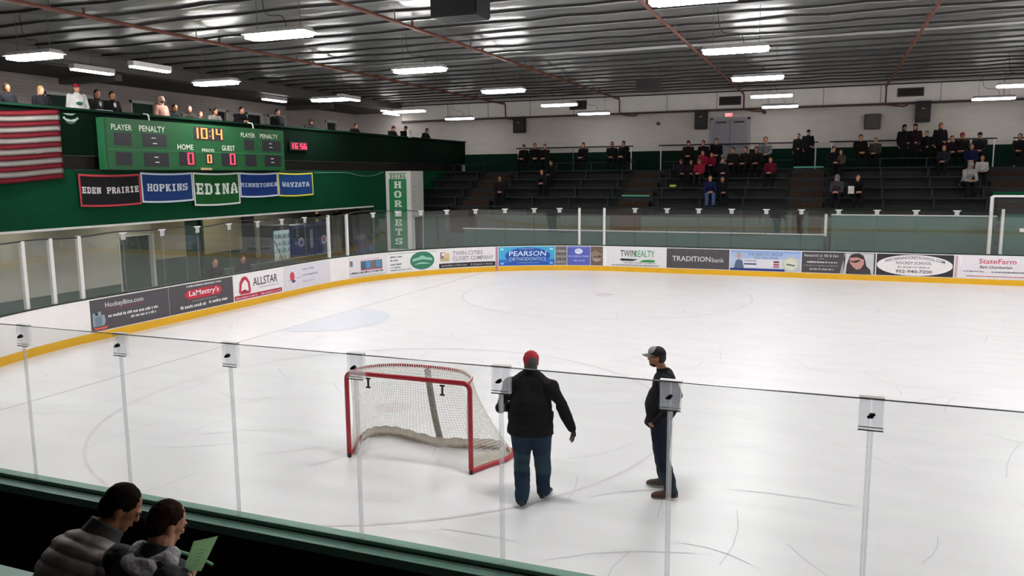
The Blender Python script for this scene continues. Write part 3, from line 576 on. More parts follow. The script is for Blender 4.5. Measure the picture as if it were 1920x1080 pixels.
# ================================================================ CEILING LIGHTS AND SERVICES
M_LAMP = emis('fixture_lamp', (1.0, 0.985, 0.985), LAMP); M_LAMPF = emis('stand_fixture_lamp', (1.0, 0.985, 0.985), STAND); M_BAL = emis('balcony_lamp', (1, .97, .97), BALC); M_HOUS = mat('fixture_housing', H('cfcccb'), 0.5)
LXW = 1.58
rx = [-2.15, 5.1, 13.75, 22.1, 30.4, 38.7]; ry = [3.2, 9.4, 15.65, 21.9, 28.2, 33.6]
rlab = ['over the balcony edge', 'in the row left of the goal', 'in the row right of the goal', 'in the row at the right edge', 'past the right edge', 'far past the right edge']
ylab = ['over the near ice', 'nearest in view', 'second in view', 'third in view', 'over the far stands', 'closest to the far white wall']
lamp0 = None
for i, x in enumerate(rx):
    for j, y in enumerate(ry):
        z = 6.8
        if lamp0 is None:
            o = thing('ceiling_light', '', 'ceiling light', (x, y, z)); lamp0 = o
            bm = bmesh.new(); v = []
            for zz, a, b in ((z, LXW / 2, .25), (z + .10, LXW / 2 - .06, .14)): v += [bm.verts.new((x + sx * a, y + sy * b, zz)) for sx, sy in ((-1, -1), (1, -1), (1, 1), (-1, 1))]
            for f in ((4, 5, 6, 7), (0, 1, 5, 4), (1, 2, 6, 5), (2, 3, 7, 6), (3, 0, 4, 7), (0, 3, 2, 1)): bm.faces.new([v[k] for k in f])
            obj('housing', bm, M_HOUS, o)
            bm = bmesh.new()
            box(bm, (x - LXW / 2 + .03, y - .235, z - .075), (x + LXW / 2 - .03, y + .235, z - .004)); bmesh.ops.bevel(bm, geom=[e for e in bm.edges if abs(e.verts[0].co.z - e.verts[1].co.z) > .01], offset=.08, segments=3, affect='EDGES'); obj('lamp_tray', bm, M_LAMP, o)
            for sx in (-.55, .55): obj('hanger_wire', tube(bmesh.new(), [(x + sx, y, z + .1), (x + sx, y, ZC - .1)], .006, 5), M_STEEL, o)
            obj('power_cord', tube(bmesh.new(), smoothpts([(x + .2, y, z + .1), (x + .1, y, z + .35), (x - .35, y + .05, z + .45), (x - .45, y + .05, ZC - .1)], 5), .008, 6), M_BLACK, o)
        else:
            o = lamp0.copy(); COL.objects.link(o); o.location = (x, y, z)
            for ch in list(lamp0.children):
                c = ch.copy(); COL.objects.link(c); c.parent = o
                if y > 27 and ch.name.startswith('lamp_tray'): c.material_slots[0].link = 'OBJECT'; c.material_slots[0].material = M_LAMPF
        tagp(o, 'white ceiling light %s, %s' % (rlab[i], ylab[j]), 'ceiling light', 'rink ceiling lights')
for i, (x, y, lb) in enumerate(((-6.4, 14.8, 'above the person in the red cap'), (-4.25, 15.1, 'just behind the edge row light'), (-7.5, 25.4, 'above mid balcony'), (-4.2, 26.4, 'beside the long steel beam'), (-6.1, 33.2, 'at the far end of the balcony, upper'), (-6.9, 37.0 - 2.2, 'at the far end of the balcony, lower'))):
    o = thing('balcony_light', 'slim lengthwise strip light ' + lb, 'ceiling light', (x, y, 7.22), -.0, 'balcony strip lights')
    obj('housing', B((x - .12, y - .78, 7.27), (x + .12, y + .78, 7.42)), M_HOUS, o); obj('tube_lamp', B((x - .10, y - .75, 7.22), (x + .10, y + .75, 7.27)), M_BAL, o)
    if x > -7: obj('hanger_wire', tube(bmesh.new(), [(x, y, 7.42), (x, y, ZC + .1)], .01, 6), M_STEEL, o)
# sprinkler pipes
for i, (x, lb) in enumerate(((-.4, 'leftmost, near the balcony'), (5.85, 'left of the middle, ending above the far rail'), (11.95, 'right of the middle'), (18.15, 'at the right, steepest in view'), (24.5, 'past the right edge'), (31, 'far past the right edge'))):
    t = thing('sprinkler_pipe', 'rust brown sprinkler pipe, ' + lb, 'pipe', (x, 14, 7.55), group='sprinkler pipes')
    obj('pipe_run', tube(bmesh.new(), [(x, YN + .1, 7.6), (x, 35.55, 7.6)], .045, 10), M_RUST, t)
    bm = bmesh.new(); tube(bm, [(x, 35.55, 7.62), (x + .02, 35.6, 7.5), (x + .02, 35.62, 6.85)], .04, 8); obj('pipe_drop', bm, M_RUST, t)
    obj('pipe_elbow', tube(bmesh.new(), [(x, 35.62, 6.85), (x + .75, 35.7, 6.74), (x + .95, 35.7, 6.80)], .035, 8), M_RUST, t)
    for y in (4, 8.5, 13, 17.5, 22, 26.5, 31, 34.6):
        obj('hanger', tube(bmesh.new(), [(x, y, 7.55), (x, y, ZC)], .014, 6), M_STEEL, t)
        bm = bmesh.new(); tube(bm, [(x, y + .9, 7.64), (x, y + .9, 7.75)], .03, 8); ell(bm, (x, y + .9, 7.75), (.04, .04, .03), seg=8, rings=6); obj('sprinkler_head', bm, M_RUST, t)
# hanging and wall-mounted boxes
t = thing('scoreboard_speaker', 'large black speaker box hanging from the ceiling at the top of the photo', 'speaker', (8.3, 11.6, 7.0))
obj('cabinet', bev(B((7.75, 11.2, 7.23), (8.85, 12.0, 7.7)), .03), M_BLACK, t); obj('hanging_bracket', B((8.1, 11.5, 7.7), (8.5, 11.7, 7.8)), M_STEEL, t)
t = thing('unit_heater', 'dark box heater hanging below the foil ceiling near the far wall', 'heater', (9.3, 26.5, 6.9))
obj('casing', bev(B((8.85, 26.2, 7.0), (9.75, 26.8, 7.42)), .03), mat('heater_brown', H('3b332e'), .5), t); bm = bmesh.new()
for k in range(5): box(bm, (8.92, 26.17, 7.05 + .07 * k), (9.68, 26.2, 7.09 + .07 * k))
obj('louvre', bm, M_BLACK, t)
for s in (9.0, 9.6): obj('hanger_rod', tube(bmesh.new(), [(s, 26.5, 7.42), (s, 26.5, ZC)], .012, 6), M_STEEL, t)
for x0, x1, z0, z1, lb in ((3.15, 4.0, 7.22, 7.62, 'left of the exit doors, partly behind a lamp'), (10.8, 11.77, 7.15, 7.5, 'above the left of the exit doors'), (18.68, 19.7, 7.22, 7.54, 'above the tall right-hand speaker')):
    t = thing('wall_vent', 'dark louvred vent on far wall, ' + lb, 'vent', ((x0 + x1) / 2, YF - .05, z0), group='vents on the far wall')
    obj('vent_frame', B((x0 - .04, YF - .05, z0 - .04), (x1 + .04, YF - .01, z1 + .04)), M_STEEL, t); obj('vent_slats', B((x0, YF - .07, z0), (x1, YF - .05, z1)), mat('vent_dark', H('1f1815'), .7), t)
def wspeaker(x0, x1, z0, z1, lb, cm):
    t = thing('wall_speaker', lb, 'speaker', ((x0 + x1) / 2, YF - .2, z0))
    bm = bev(B((x0, YF - .4, z0), (x1, YF - .1, z1)), .02); obj('cabinet', bm, cm, t)
    obj('grille', B((x0 + .04, YF - .415, z0 + .18), (x1 - .04, YF - .4, z1 - .04)), mat('speaker_mesh', H('2e2c2a'), .7), t); obj('mounting_bracket', B(((x0 + x1) / 2 - .08, YF - .1, (z0 + z1) / 2), ((x0 + x1) / 2 + .08, YF, (z0 + z1) / 2 + .1)), M_STEEL, t)
    obj('badge', B(((x0 + x1) / 2 - .06, YF - .42, (z0 + z1) / 2 + .12), ((x0 + x1) / 2 + .06, YF - .415, (z0 + z1) / 2 + .15)), M_ALU, t)
wspeaker(.04, .70, 6.07, 6.87, 'dark speaker box under the trim at the left of the far wall', M_BLACK)
wspeaker(9.65, 10.25, 5.99, 6.92, 'tall black speaker beside the pale exit doors', M_BLACK)
wspeaker(19.42, 20.02, 6.02, 6.95, 'tall black speaker above the standing crowd at right', M_BLACK)
t = thing('square_speaker', 'square grey-brown speaker panel on the far wall right of the exit doors', 'speaker', (17.68, YF - .15, 5.78))
obj('cabinet', bev(B((17.33, YF - .25, 5.78), (18.02, YF - .01, 6.46)), .02), mat('grey_brown_cloth', H('4b4442'), .8), t); obj('grille', B((17.38, YF - .26, 5.83), (17.97, YF - .25, 6.41)), mat('grey_cloth', H('5c5553'), .85), t)
d = struct('door_20', B((10.5, YF - .06, 4.3), (12.15, YF - .02, 6.42)), mat('grey_door_paint', H('8f8c93'), .6, var=.04))
obj('door_frame', box(box(box(bmesh.new(), (10.38, YF - .08, 4.3), (10.5, YF - .01, 6.5)), (12.15, YF - .08, 4.3), (12.27, YF - .01, 6.5)), (10.38, YF - .08, 6.42), (12.27, YF - .01, 6.52)), mat('door_frame_grey', H('9b979a'), .6), d)
obj('door_gap', B((11.31, YF - .065, 4.3), (11.34, YF - .06, 6.42)), M_STEEL, d)
for a in (10.65, 11.5): obj('door_closer', B((a, YF - .12, 6.27), (a + .5, YF - .06, 6.33)), M_BLACK, d)
for a in (11.15, 11.38): obj('push_bar', B((a, YF - .12, 5.2), (a + .12, YF - .06, 5.26)), M_STEEL, d)
t = thing('exit_sign', 'small red lit exit sign over the pale doors', 'sign', (11.25, YF - .08, 6.55))
obj('sign_box', B((11.05, YF - .12, 6.54), (11.46, YF - .02, 6.76)), M_ALU, t); art(t, lambda u, v, L: Vector((11.07 + u, YF - .124 - .002 * L, 6.56 + v)), [('r', 0, 0, .37, .18, mat('exit_glow', (.3, .1, .1), emit=(1, .16, .2), es=.7), 'lit_face'), ('t', 'EXIT', .04, .03, .29, .12, mat('exit_letters', (.9, .5, .5), emit=(1, .75, .75), es=.8))])
for x, z, lb in ((7.8, 6.34, 'left of the tall speaker'), (12.9, 6.72, 'under the pipe end right of the doors')):
    tagp(obj('fire_bell', tube(bmesh.new(), [(x, YF - .12, z), (x, YF - .01, z)], .09, 14), mat('bell_dark', H('3a2a26'), .5)), 'small dark round bell on the far wall ' + lb, 'bell')

# ================================================================ LEFT WALL: SCOREBOARD, BANNERS, FLAG, SIGN
FX = -2.98
t = thing('scoreboard', 'wide green hockey scoreboard showing 10:14 in orange on the balcony front', 'scoreboard', (-2.8, 15.75, 4.05))
M_SB = mat('scoreboard_green', H('15562a'), 0.38, var=0.06, vscale=2); X0 = -2.70
obj('cabinet', bev(B((-2.96, 11.8, 4.05), (X0, 19.65, 5.50)), .02), M_SB, t)
obj('cabinet_side', B((-2.95, 11.74, 4.06), (-2.72, 11.80, 5.49)), mat('scoreboard_side', H('1c5f3a'), .5), t)
sbm = lambda u, v, L: Vector((X0 + .004 + .0015 * L, u, v))
SBD = mat('display_window', H('2c2a30'), 0.3); LT = flat('d9e2cf')
for n, (a, b, c, d_) in enumerate(((12.08, 12.68, 4.74, 5.10), (13.08, 14.0, 4.74, 5.11), (12.1, 12.66, 4.18, 4.55), (13.1, 14.04, 4.15, 4.56), (17.48, 17.98, 4.74, 5.10), (18.42, 19.44, 4.74, 5.10), (17.5, 18.06, 4.2, 4.59), (18.5, 19.42, 4.2, 4.6), (14.47, 15.15, 4.19, 4.62), (15.6, 15.95, 4.25, 4.59), (16.34, 17.05, 4.2, 4.63), (15.14, 16.46, 5.0, 5.42))):
    obj('display_window', B((X0, a, c), (X0 + .004, b, d_)), SBD, t)
art(t, sbm, [('t', 'PLAYER', 12.0, 5.17, .72, .16, LT), ('t', 'PENALTY', 12.98, 5.17, .98, .17, LT), ('t', 'HOME', 14.42, 4.68, .66, .17, LT), ('t', 'PERIOD', 15.45, 4.62, .55, .12, LT), ('t', 'GUEST', 16.36, 4.70, .62, .17, LT), ('t', 'PLAYER', 17.32, 5.18, .72, .15, LT), ('t', 'PENALTY', 18.3, 5.18, .98, .15, LT),
 ('r', 11.82, 4.62, 19.6, 4.64, flat('2f7d4c'), 'divider')])
for yb, zb in ((13.42, 4.98), (13.46, 4.82), (13.48, 4.42), (13.5, 4.27), (18.78, 4.99), (18.80, 4.86), (18.84, 4.46), (18.86, 4.33)): obj('colon_dash', B((X0 + .004, yb, zb), (X0 + .008, yb + .16, zb + .025)), LT, t)
obj('maker_plate', B((X0, 15.35, 4.06), (X0 + .01, 15.85, 4.13)), flat('b99a6e'), t)
SEG = {'0': 'abcdef', '1': 'bc', '4': 'bcfg', '5': 'acdfg', '6': 'acdefg'}
def digit(y0, z0, wd, ht, ch, m, X, parent, dots=True):
    bm = bmesh.new(); a, b = wd, ht / 2
    L = {'a': ((0, 2 * b), (a, 2 * b)), 'b': ((a, b), (a, 2 * b)), 'c': ((a, 0), (a, b)), 'd': ((0, 0), (a, 0)), 'e': ((0, 0), (0, b)), 'f': ((0, b), (0, 2 * b)), 'g': ((0, b), (a, b))}
    for s in SEG[ch]:
        (p, q), (r, s2) = L[s]; n = 4
        for k in range(n + 1):
            u, v = p + (r - p) * k / n, q + (s2 - q) * k / n; e = .026 if dots else .03
            vertical = p == r
            box(bm, (X, y0 + u - (.030 if vertical else .024), z0 + v - (.018 if vertical else .016)), (X + .01, y0 + u + (.030 if vertical else .024), z0 + v + (.018 if vertical else .016)))
    o = obj('digit', bm, m, parent); o['label'] = 'lit digit ' + ch
M_OR = mat('orange_bulbs', (.1, .02, 0), emit=(1, .30, .07), es=2.2); M_RD = mat('red_bulbs', (.1, 0, 0), emit=(1, .05, .10), es=2.0); M_OR2 = mat('dim_orange_bulbs', (.1, .02, 0), emit=(1, .32, .14), es=1.2)
for y0, ch in ((15.22, '1'), (15.48, '0'), (15.90, '1'), (16.16, '4')):
    digit(y0 - (.14 if ch == '1' else 0), 5.07, .22, .30, ch, M_OR, X0 + .006, t)
obj('colon', box(box(bmesh.new(), (X0 + .006, 15.83, 5.13), (X0 + .014, 15.86, 5.16)), (X0 + .006, 15.83, 5.28), (X0 + .014, 15.86, 5.31)), M_OR, t)
digit(14.84, 4.25, .2, .33, '0', M_RD, X0 + .006, t); digit(16.75, 4.26, .2, .33, '0', M_RD, X0 + .006, t); digit(15.69, 4.30, .15, .24, '0', M_OR2, X0 + .006, t)
for y in (13.4, 18.0): obj('mount_hook', tube(bmesh.new(), smoothpts([(-2.95, y, 5.7), (-2.75, y, 5.66), (-2.72, y, 5.5)], 4), .02, 6), M_ALU, t)
t = thing('wall_clock', 'small black digital clock with glowing red numerals right of the scoreboard', 'clock', (FX + .05, 20.82, 4.84))
obj('clock_case', B((FX, 20.26, 4.82), (FX + .07, 21.36, 5.14)), M_BLACK, t)
for y0, ch in ((20.30, '1'), (20.58, '6'), (20.90, '5'), (21.14, '6')): digit(y0, 4.89, .13, .18, ch, M_RD, FX + .075, t, False)

def cloth(name, parent, y0, y1, z0, z1, X, m, sag=.03, wav=.02, ny=30, nz=12, thick=.006):
    bm = bmesh.new(); g = []
    for i in range(ny + 1):
        r = []
        for k in range(nz + 1):
            u, v = i / ny, k / nz; y, z = y0 + (y1 - y0) * u, z1 + (z0 - z1) * v
            r.append(bm.verts.new((X + wav * math.sin(u * 13 + v * 2) * (.3 + v), y, z - sag * 4 * u * (1 - u) * 1.0)))
        g.append(r)
    for i in range(ny):
        for k in range(nz): bm.faces.new((g[i][k], g[i + 1][k], g[i + 1][k + 1], g[i][k + 1]))
    bmesh.ops.solidify(bm, geom=bm.faces[:], thickness=thick)
    return obj(name, bm, m, parent, smooth=True)
def banner(y0, y1, z0, z1, base, border, word, col, lb, wfrac=.9, hfrac=.28, wav=.012):
    t = thing('team_banner', lb, 'banner', (-2.93, (y0 + y1) / 2, z0), group='school banners under the scoreboard')
    sag = .035
    def mp(u, v, L): uu = u / (y1 - y0); q = 1 - v / (z1 - z0); return Vector((-2.93 + wav * math.sin(uu * 13 + q * 2) * (.3 + q) + .006 + .0018 * L, y0 + u, z0 + v - sag * 4 * uu * (1 - uu)))
    cloth('banner_cloth', t, y0, y1, z0, z1, -2.93, flat(base, .7), sag, wav)
    W_, H_ = y1 - y0, z1 - z0; b = .055
    def strip(u0, v0, u1, v1):
        bm = bmesh.new(); n = 24 if u1 - u0 > v1 - v0 else 1; k = 1 if n > 1 else 8
        for i in range(n):
            for j in range(k):
                a, c = u0 + (u1 - u0) * i / n, u0 + (u1 - u0) * (i + 1) / n; e, f = v0 + (v1 - v0) * j / k, v0 + (v1 - v0) * (j + 1) / k
                bm.faces.new([bm.verts.new(mp(*q, 1)) for q in ((a, e), (c, e), (c, f), (a, f))])
        me = bpy.data.meshes.new('hem'); bm.to_mesh(me); bm.free(); obj('hem', me, flat(border, .7), t)
    strip(0, 0, W_, b); strip(0, H_ - b, W_, H_); strip(0, 0, b, H_); strip(W_ - b, 0, W_, H_)
    hh = H_ * hfrac; ww = W_ * wfrac
    art(t, mp, [('s', word, (W_ - ww) / 2, H_ * .5 - hh * .45, ww, hh, col)])
banner(11.0, 13.1, 3.06, 3.95, '17151a', 'b5303c', 'EDEN PRAIRIE', 'd8cfd0', 'black banner with red hem reading EDEN PRAIRIE', .92, .2)
banner(13.12, 15.2, 3.10, 3.99, '1c4a93', 'bfc9d6', 'HOPKINS', 'cdd5de', 'blue banner with pale hem reading HOPKINS', .78, .25)
banner(15.22, 17.38, 2.93, 3.99, '0f6b2b', 'cfd6cf', 'EDINA', 'd6ded6', 'green banner with white hem reading EDINA', .90, .34)
banner(17.4, 19.46, 3.14, 3.99, '1b459a', 'cdd6e2', 'MINNETONKA', 'b7c5de', 'blue banner with white hem reading MINNETONKA', .95, .17)
banner(19.48, 21.62, 3.12, 3.99, '1d55a0', 'd8d24a', 'WAYZATA', 'c3d0e0', 'blue banner with yellow hem reading WAYZATA', .78, .2)
tagp(obj('banner_rod', tube(bmesh.new(), [(-2.95, 10.9, 4.03), (-2.95, 21.7, 4.03)], .02, 8), M_BLACK), 'long black rod holding the row of banners', 'rod')
# striped flag
t = thing('flag', 'large red and white striped flag draped over the balcony front at the left edge', 'flag', (-2.9, 9.2, 3.8))
y0, y1 = 7.1, 10.58; z1, z0 = 5.60, 3.80
RED = mat('flag_red', H('8a1526'), .75, var=.06, vscale=3); WHT = mat('flag_white', H('b5aea7'), .75, var=.05, vscale=3); BLU = mat('flag_blue', H('1c2550'), .75)
def fm(u, v): return Vector((-2.90 + .03 * math.sin(u * 9 + v * 3) * (.3 + v), y0 + (y1 - y0) * u, z1 + (z0 - z1) * v - .10 * math.sin(PI * min(1, u * 1.0)) * (1 - .2 * v) - .03 * math.sin(u * 5)))
for s in range(13):
    bm = bmesh.new(); g = [[bm.verts.new(fm(i / 40, (s + k / 3) / 13)) for k in range(4)] for i in range(41)]
    for i in range(40):
        for k in range(3): bm.faces.new((g[i][k], g[i + 1][k], g[i + 1][k + 1], g[i][k + 1]))
    bmesh.ops.solidify(bm, geom=bm.faces[:], thickness=.006); obj('stripe', bm, RED if s % 2 == 0 else WHT, t, smooth=True)
bm = bmesh.new(); g = [[bm.verts.new(fm(i / 12 * .4, k / 8 * 7 / 13) + Vector((.012, 0, 0))) for k in range(9)] for i in range(13)]
for i in range(12):
    for k in range(8): bm.faces.new((g[i][k], g[i + 1][k], g[i + 1][k + 1], g[i][k + 1]))
canton = obj('canton', bm, BLU, t)
bm = bmesh.new()
for i in range(9):
    for k in range(11 if 0 else 6):
        uu = (i + .7 + .5 * (k % 2)) / 10.5 * .4; vv = (k + .7) / 6.6 * 7 / 13; c = fm(uu, vv) + Vector((.022, 0, 0))
        bm.faces.new([bm.verts.new(c + Vector((0, math.sin(a * PI / 5) * (.05 if a % 2 == 0 else .02), math.cos(a * PI / 5) * (.05 if a % 2 == 0 else .02)))) for a in range(10)])
obj('stars', bm, WHT, canton)
t = thing('team_emblem', 'small pale stacked-arc emblem painted on the parapet right of the flag', 'emblem', (FX, 10.95, 5.35))
art(t, lambda u, v, L: Vector((FX + .004 + .001 * L, 10.72 + u, 5.30 + v)), [('p', [(.02, .24), (.14, .20), (.30, .20), (.42, .26), (.30, .245), (.14, .245)], '8fa79b', 'arc'), ('p', [(.0, .12), (.05, .17), (.1, .11), (.25, .08), (.4, .12), (.46, .17), (.5, .12), (.36, .03), (.12, .03)], '8fa79b', 'arc'), ('p', [(.08, .01), (.25, -.02), (.4, .01), (.25, 0)], '8fa79b', 'arc')])
# loose wire
tagp(obj('wire', tube(bmesh.new(), smoothpts([(-2.96, 21.8, 3.98), (-2.96, 23.5, 3.99), (-2.96, 24.3, 3.96), (-2.96, 25.3, 3.84), (-2.96, 26.2, 3.86), (-2.96, 27.1, 4.02)], 8), .012, 6), M_RAILG), 'thin pale wire drooping along the green wall left of the tall sign', 'wire')

# tall sign column
t = thing('sign_column', 'tall white box column with green face reading EDINA HORNETS', 'sign', (-2.33, 27.9, -.1))
obj('column_box', B((-2.98, 27.3, -.1), (-1.68, 28.5, 4.05)), mat('column_white', H('d3d3cc'), .6, var=.03), t)
cm = lambda u, v, L: Vector((-2.98 + u, 27.294 - .002 * L, v))
art(t, cm, [('r', .17, .50, 1.08, 3.96, '2a7d4c', 'green_face'), ('r', .17, 3.70, 1.08, 3.92, 'dfe4dc', 'white_plate'), ('s', 'EDINA', .22, 3.72, .82, .18, '2f5a42')] + [('s', c, .44, 3.28 - i * .43, .36, .30, 'dfe8df') for i, c in enumerate('HORNETS')])
art(t, lambda u, v, L: Vector((-1.674 + .002 * L, 27.3 + u, v)), [('p', [(.16, 3.3 - .22 * i), (.42, 3.42 - .22 * i), (.5, 3.5 - .22 * i), (.36, 3.36 - .22 * i)], '6b6b68', 'scribble') for i in range(4)])
bm = bmesh.new(); box(bm, (-1.68, 27.55, .2), (-1.665, 28.3, 1.95)); win = obj('side_window', bm, mat('dark_window', H('2b3330'), .2), t)
obj('window_frame', box(box(box(bmesh.new(), (-1.68, 27.47, .2), (-1.65, 27.55, 2.05)), (-1.68, 28.3, .2), (-1.65, 28.38, 2.05)), (-1.68, 27.47, 1.95), (-1.65, 28.38, 2.05)), M_ALU, t)

# lobby furniture
t = thing('drinks_fridge', 'tall glass-door drinks fridge glowing pale blue in the lobby', 'fridge', (-5.7, 22.75, -.1))
obj('cabinet', bev(B((-6.1, 22.2, -.1), (-5.42, 23.3, 1.82)), .02), mat('fridge_grey', H('5c676a'), .4), t)
obj('header', B((-5.42, 22.22, 1.62), (-5.40, 23.28, 1.80)), M_BLACK, t)
dr = obj('glass_door', B((-5.42, 22.24, .05), (-5.405, 23.26, 1.60)), mat('fridge_glow', (.3, .4, .42), .2, emit=(.55, .75, .8), es=.22), t)
for z in (.35, .65, .95, 1.25):
    obj('shelf', B((-5.405, 22.28, z), (-5.395, 23.22, z + .02)), M_ALU, t)
    for k in range(9): obj('bottle_row', tube(bmesh.new(), [(-5.40, 22.34 + k * .105, z + .02), (-5.40, 22.34 + k * .105, z + .17), (-5.40, 22.34 + k * .105, z + .22)], [.032, .032, .012], 8), flat(('9fb4b8', 'c9d6d8', '6f8fa0')[k % 3]), t)
for i, (a, b, lb) in enumerate(((23.45, 25.0, 'with a pale round badge'), (25.15, 26.3, 'with a red and blue disc'))):
    t = thing('vending_machine', 'dark blue vending machine %s in the lobby' % lb, 'vending machine', (-5.6, (a + b) / 2, -.1))
    obj('cabinet', bev(B((-6.1, a, -.1), (-5.4, b, 1.75)), .02), mat('vending_blue', H('1a2a63'), .35, var=.1), t)
    obj('display_panel', B((-5.4, a + .1, .45), (-5.39, b - .35, 1.6)), mat('vending_dark', H('141b3a'), .25), t); obj('coin_panel', B((-5.4, b - .28, .7), (-5.39, b - .08, 1.5)), flat('8d93a8'), t)
    art(t, lambda u, v, L: Vector((-5.388 + .002 * L, a + u, v)), [('e', .6, 1.0, .2, .2, 'b8bcc8'), ('e', .6, 1.0, .15, .14, ('8c6a78', 'b02c3c')[i]), ('p', [(.46, .99), (.6, 1.03), (.74, .99), (.7, .9), (.5, .9)], '2a4a9a', 'emblem')])
t = thing('lobby_counter', 'brown wooden counter in front of the grey lobby wall', 'counter', (-6.6, 22.0, -.1)); obj('counter_body', B((-6.9, 21.45, -.1), (-6.3, 22.1, .8)), M_BROWN, t); obj('counter_top', B((-6.95, 21.4, .8), (-6.25, 22.15, .86)), mat('counter_wood', H('6d4632'), .5), t)
tagp(obj('red_bag', bev(B((-6.8, 21.55, .86), (-6.5, 21.8, 1.05)), .05), flat('8a3030')), 'small red bag on the lobby counter', 'bag')
tagp(obj('white_tray', bev(B((-6.75, 21.85, .86), (-6.45, 22.1, .95)), .02), flat('c8c8c4')), 'small white tray on the lobby counter', 'tray')
t = thing('waste_bin', 'blue waste bin with a round dark lid behind the corner glass', 'bin', (-2.0, 23.7, -.1))
obj('bin_body', tube(bmesh.new(), [(-2.0, 23.7, -.1), (-2.0, 23.7, 1.15)], [.30, .34], 20), mat('bin_blue', H('1c2c4c'), .5), t); bm = bmesh.new(); ell(bm, (-2.0, 23.7, 1.15), (.34, .34, .28)); obj('dome_lid', bm, M_BLACK, t); obj('label_sticker', B((-1.66, 23.6, .75), (-1.645, 23.8, .95)), flat('3a66b8'), t)
t = thing('bench_back_wall', 'low dark green wall behind the end boards where two people sit', 'partition', (-2.6, 18.5, -.1))
obj('wall_panel', B((-2.7, 15.2, -.1), (-2.6, 22.6, .75)), mat('bench_dark_green', H('24342f'), .6, var=.08), t); obj('bench_cap', B((-2.75, 15.2, .75), (-2.55, 22.6, .79)), M_DGREEN, t)
t = thing('officials_bench', 'dark bench behind the left end boards', 'bench', (-1.6, 14.9, -.1)); obj('plank', B((-1.75, 13.2, .35), (-1.35, 16.4, .40)), M_DGREEN, t)
for y in (13.4, 14.9, 16.2): obj('leg', B((-1.7, y, -.1), (-1.4, y + .06, .35)), M_BLACK, t)
t = thing('leaning_stick', 'dark hockey stick leaning behind the end glass', 'hockey stick', (-2.3, 18.6, -.1))
obj('shaft', tube(bmesh.new(), [(-2.45, 18.5, 1.55), (-2.1, 19.0, .02)], .018, 6, flat_=.6), M_BLACK, t); obj('blade', B((-2.12, 18.98, -.08), (-2.09, 19.28, .02)), M_BLACK, t)

# ================================================================ GOAL
GX, GY = 11.005, 3.955
goal = thing('hockey_goal', 'red framed hockey goal with white net standing on the near ice', 'hockey goal', (GX, GY, 0))
M_RED = mat('goal_red', H('b01528'), .35, var=.08, vscale=5); M_NET = mat('net_white', H('f0eee6'), .8, var=.1, vscale=20); M_PAD = mat('padding_off_white', H('ece9df'), .8, var=.14, vscale=9, bump=.3, bscale=18)
def G(p): return (GX + p[0], GY + p[1], p[2])
front = [(-.915, 0, .06), (-.915, 0, 1.10)] + [(-.915 + .09 * (1 - math.cos(a)), 0, 1.10 + .09 * math.sin(a)) for a in (.4, .8, 1.2, PI / 2)] + [(.915 - .09 * (1 - math.cos(a)), 0, 1.10 + .09 * math.sin(a)) for a in (PI / 2, 1.2, .8, .4)] + [(.915, 0, 1.10), (.915, 0, .06)]
obj('front_frame', tube(bmesh.new(), [G(p) for p in front], .032, 12), M_RED, goal, smooth=True)
for sx in (-1, 1): obj('post_foot', tube(bmesh.new(), [G((sx * .915, 0, 0)), G((sx * .915, 0, .065))], .026, 10), M_BLACK, goal)
base = smoothpts([(-.915, 0, .035), (-1.02, .28, .035), (-1.17, .62, .035), (-1.14, .90, .035), (-.90, 1.03, .035), (-.5, .97, .035), (.06, .86, .035), (.5, .92, .035), (.88, 1.0, .035), (1.13, .90, .035), (1.17, .62, .035), (1.02, .28, .035), (.915, 0, .035)], 6)
obj('base_frame', tube(bmesh.new(), [G(p) for p in base], .032, 10), M_RED, goal, smooth=True)
topc = smoothpts([(-.88, .03, 1.19), (-.80, .30, 1.20), (-.5, .55, 1.20), (0, .62, 1.20), (.5, .55, 1.20), (.80, .30, 1.20), (.88, .03, 1.19)], 12)
obj('top_frame', tube(bmesh.new(), [G(p) for p in topc], .020, 8), M_RED, goal, smooth=True)
lc = bmesh.new(); q = []
for i in range(900):
    t = i / 899 * (len(topc) - 1); k = min(int(t), len(topc) - 2); p = topc[k].lerp(topc[k + 1], t - k); a = i * .62
    q.append(Vector(G(p)) + Vector((0, math.cos(a), math.sin(a))) * .026)
obj('lacing', tube(lc, q, .0055, 4), M_NET, goal)
obj('centre_pole', tube(bmesh.new(), smoothpts([G((0, .62, 1.19)), G((.015, .66, .9)), G((.035, .74, .5)), G((.06, .84, .08))], 4), .028, 10), M_RED, goal, smooth=True)
# laced white sleeve round the centre pole
bm = tube(bmesh.new(), smoothpts([G((0, .60, 1.17)), G((.015, .63, .9)), G((.035, .71, .5)), G((.06, .81, .12))], 8), .05, 12, flat_=.6)
obj('pole_sleeve', bm, mat('sleeve_speckle', H('96948c'), .8, var=.6, vscale=55), goal)
# white skirt hung inside the base of the net
bm = bmesh.new(); g = []
for i, p in enumerate(base):
    d = Vector((p.x, p.y - .45, 0)); d.normalize(); g.append([bm.verts.new(Vector(G((p.x, p.y, 0))) - d * (.078 + .016 * k) + Vector((0, 0, .004 + .075 * k + .012 * math.sin(i * 1.7 + k)))) for k in range(3)])
for i in range(2, len(base) - 3):
    for k in range(2): bm.faces.new((g[i][k], g[i + 1][k], g[i + 1][k + 1], g[i][k + 1]))
bmesh.ops.solidify(bm, geom=bm.faces[:], thickness=.025); obj('base_skirt', bm, M_PAD, goal, smooth=True)
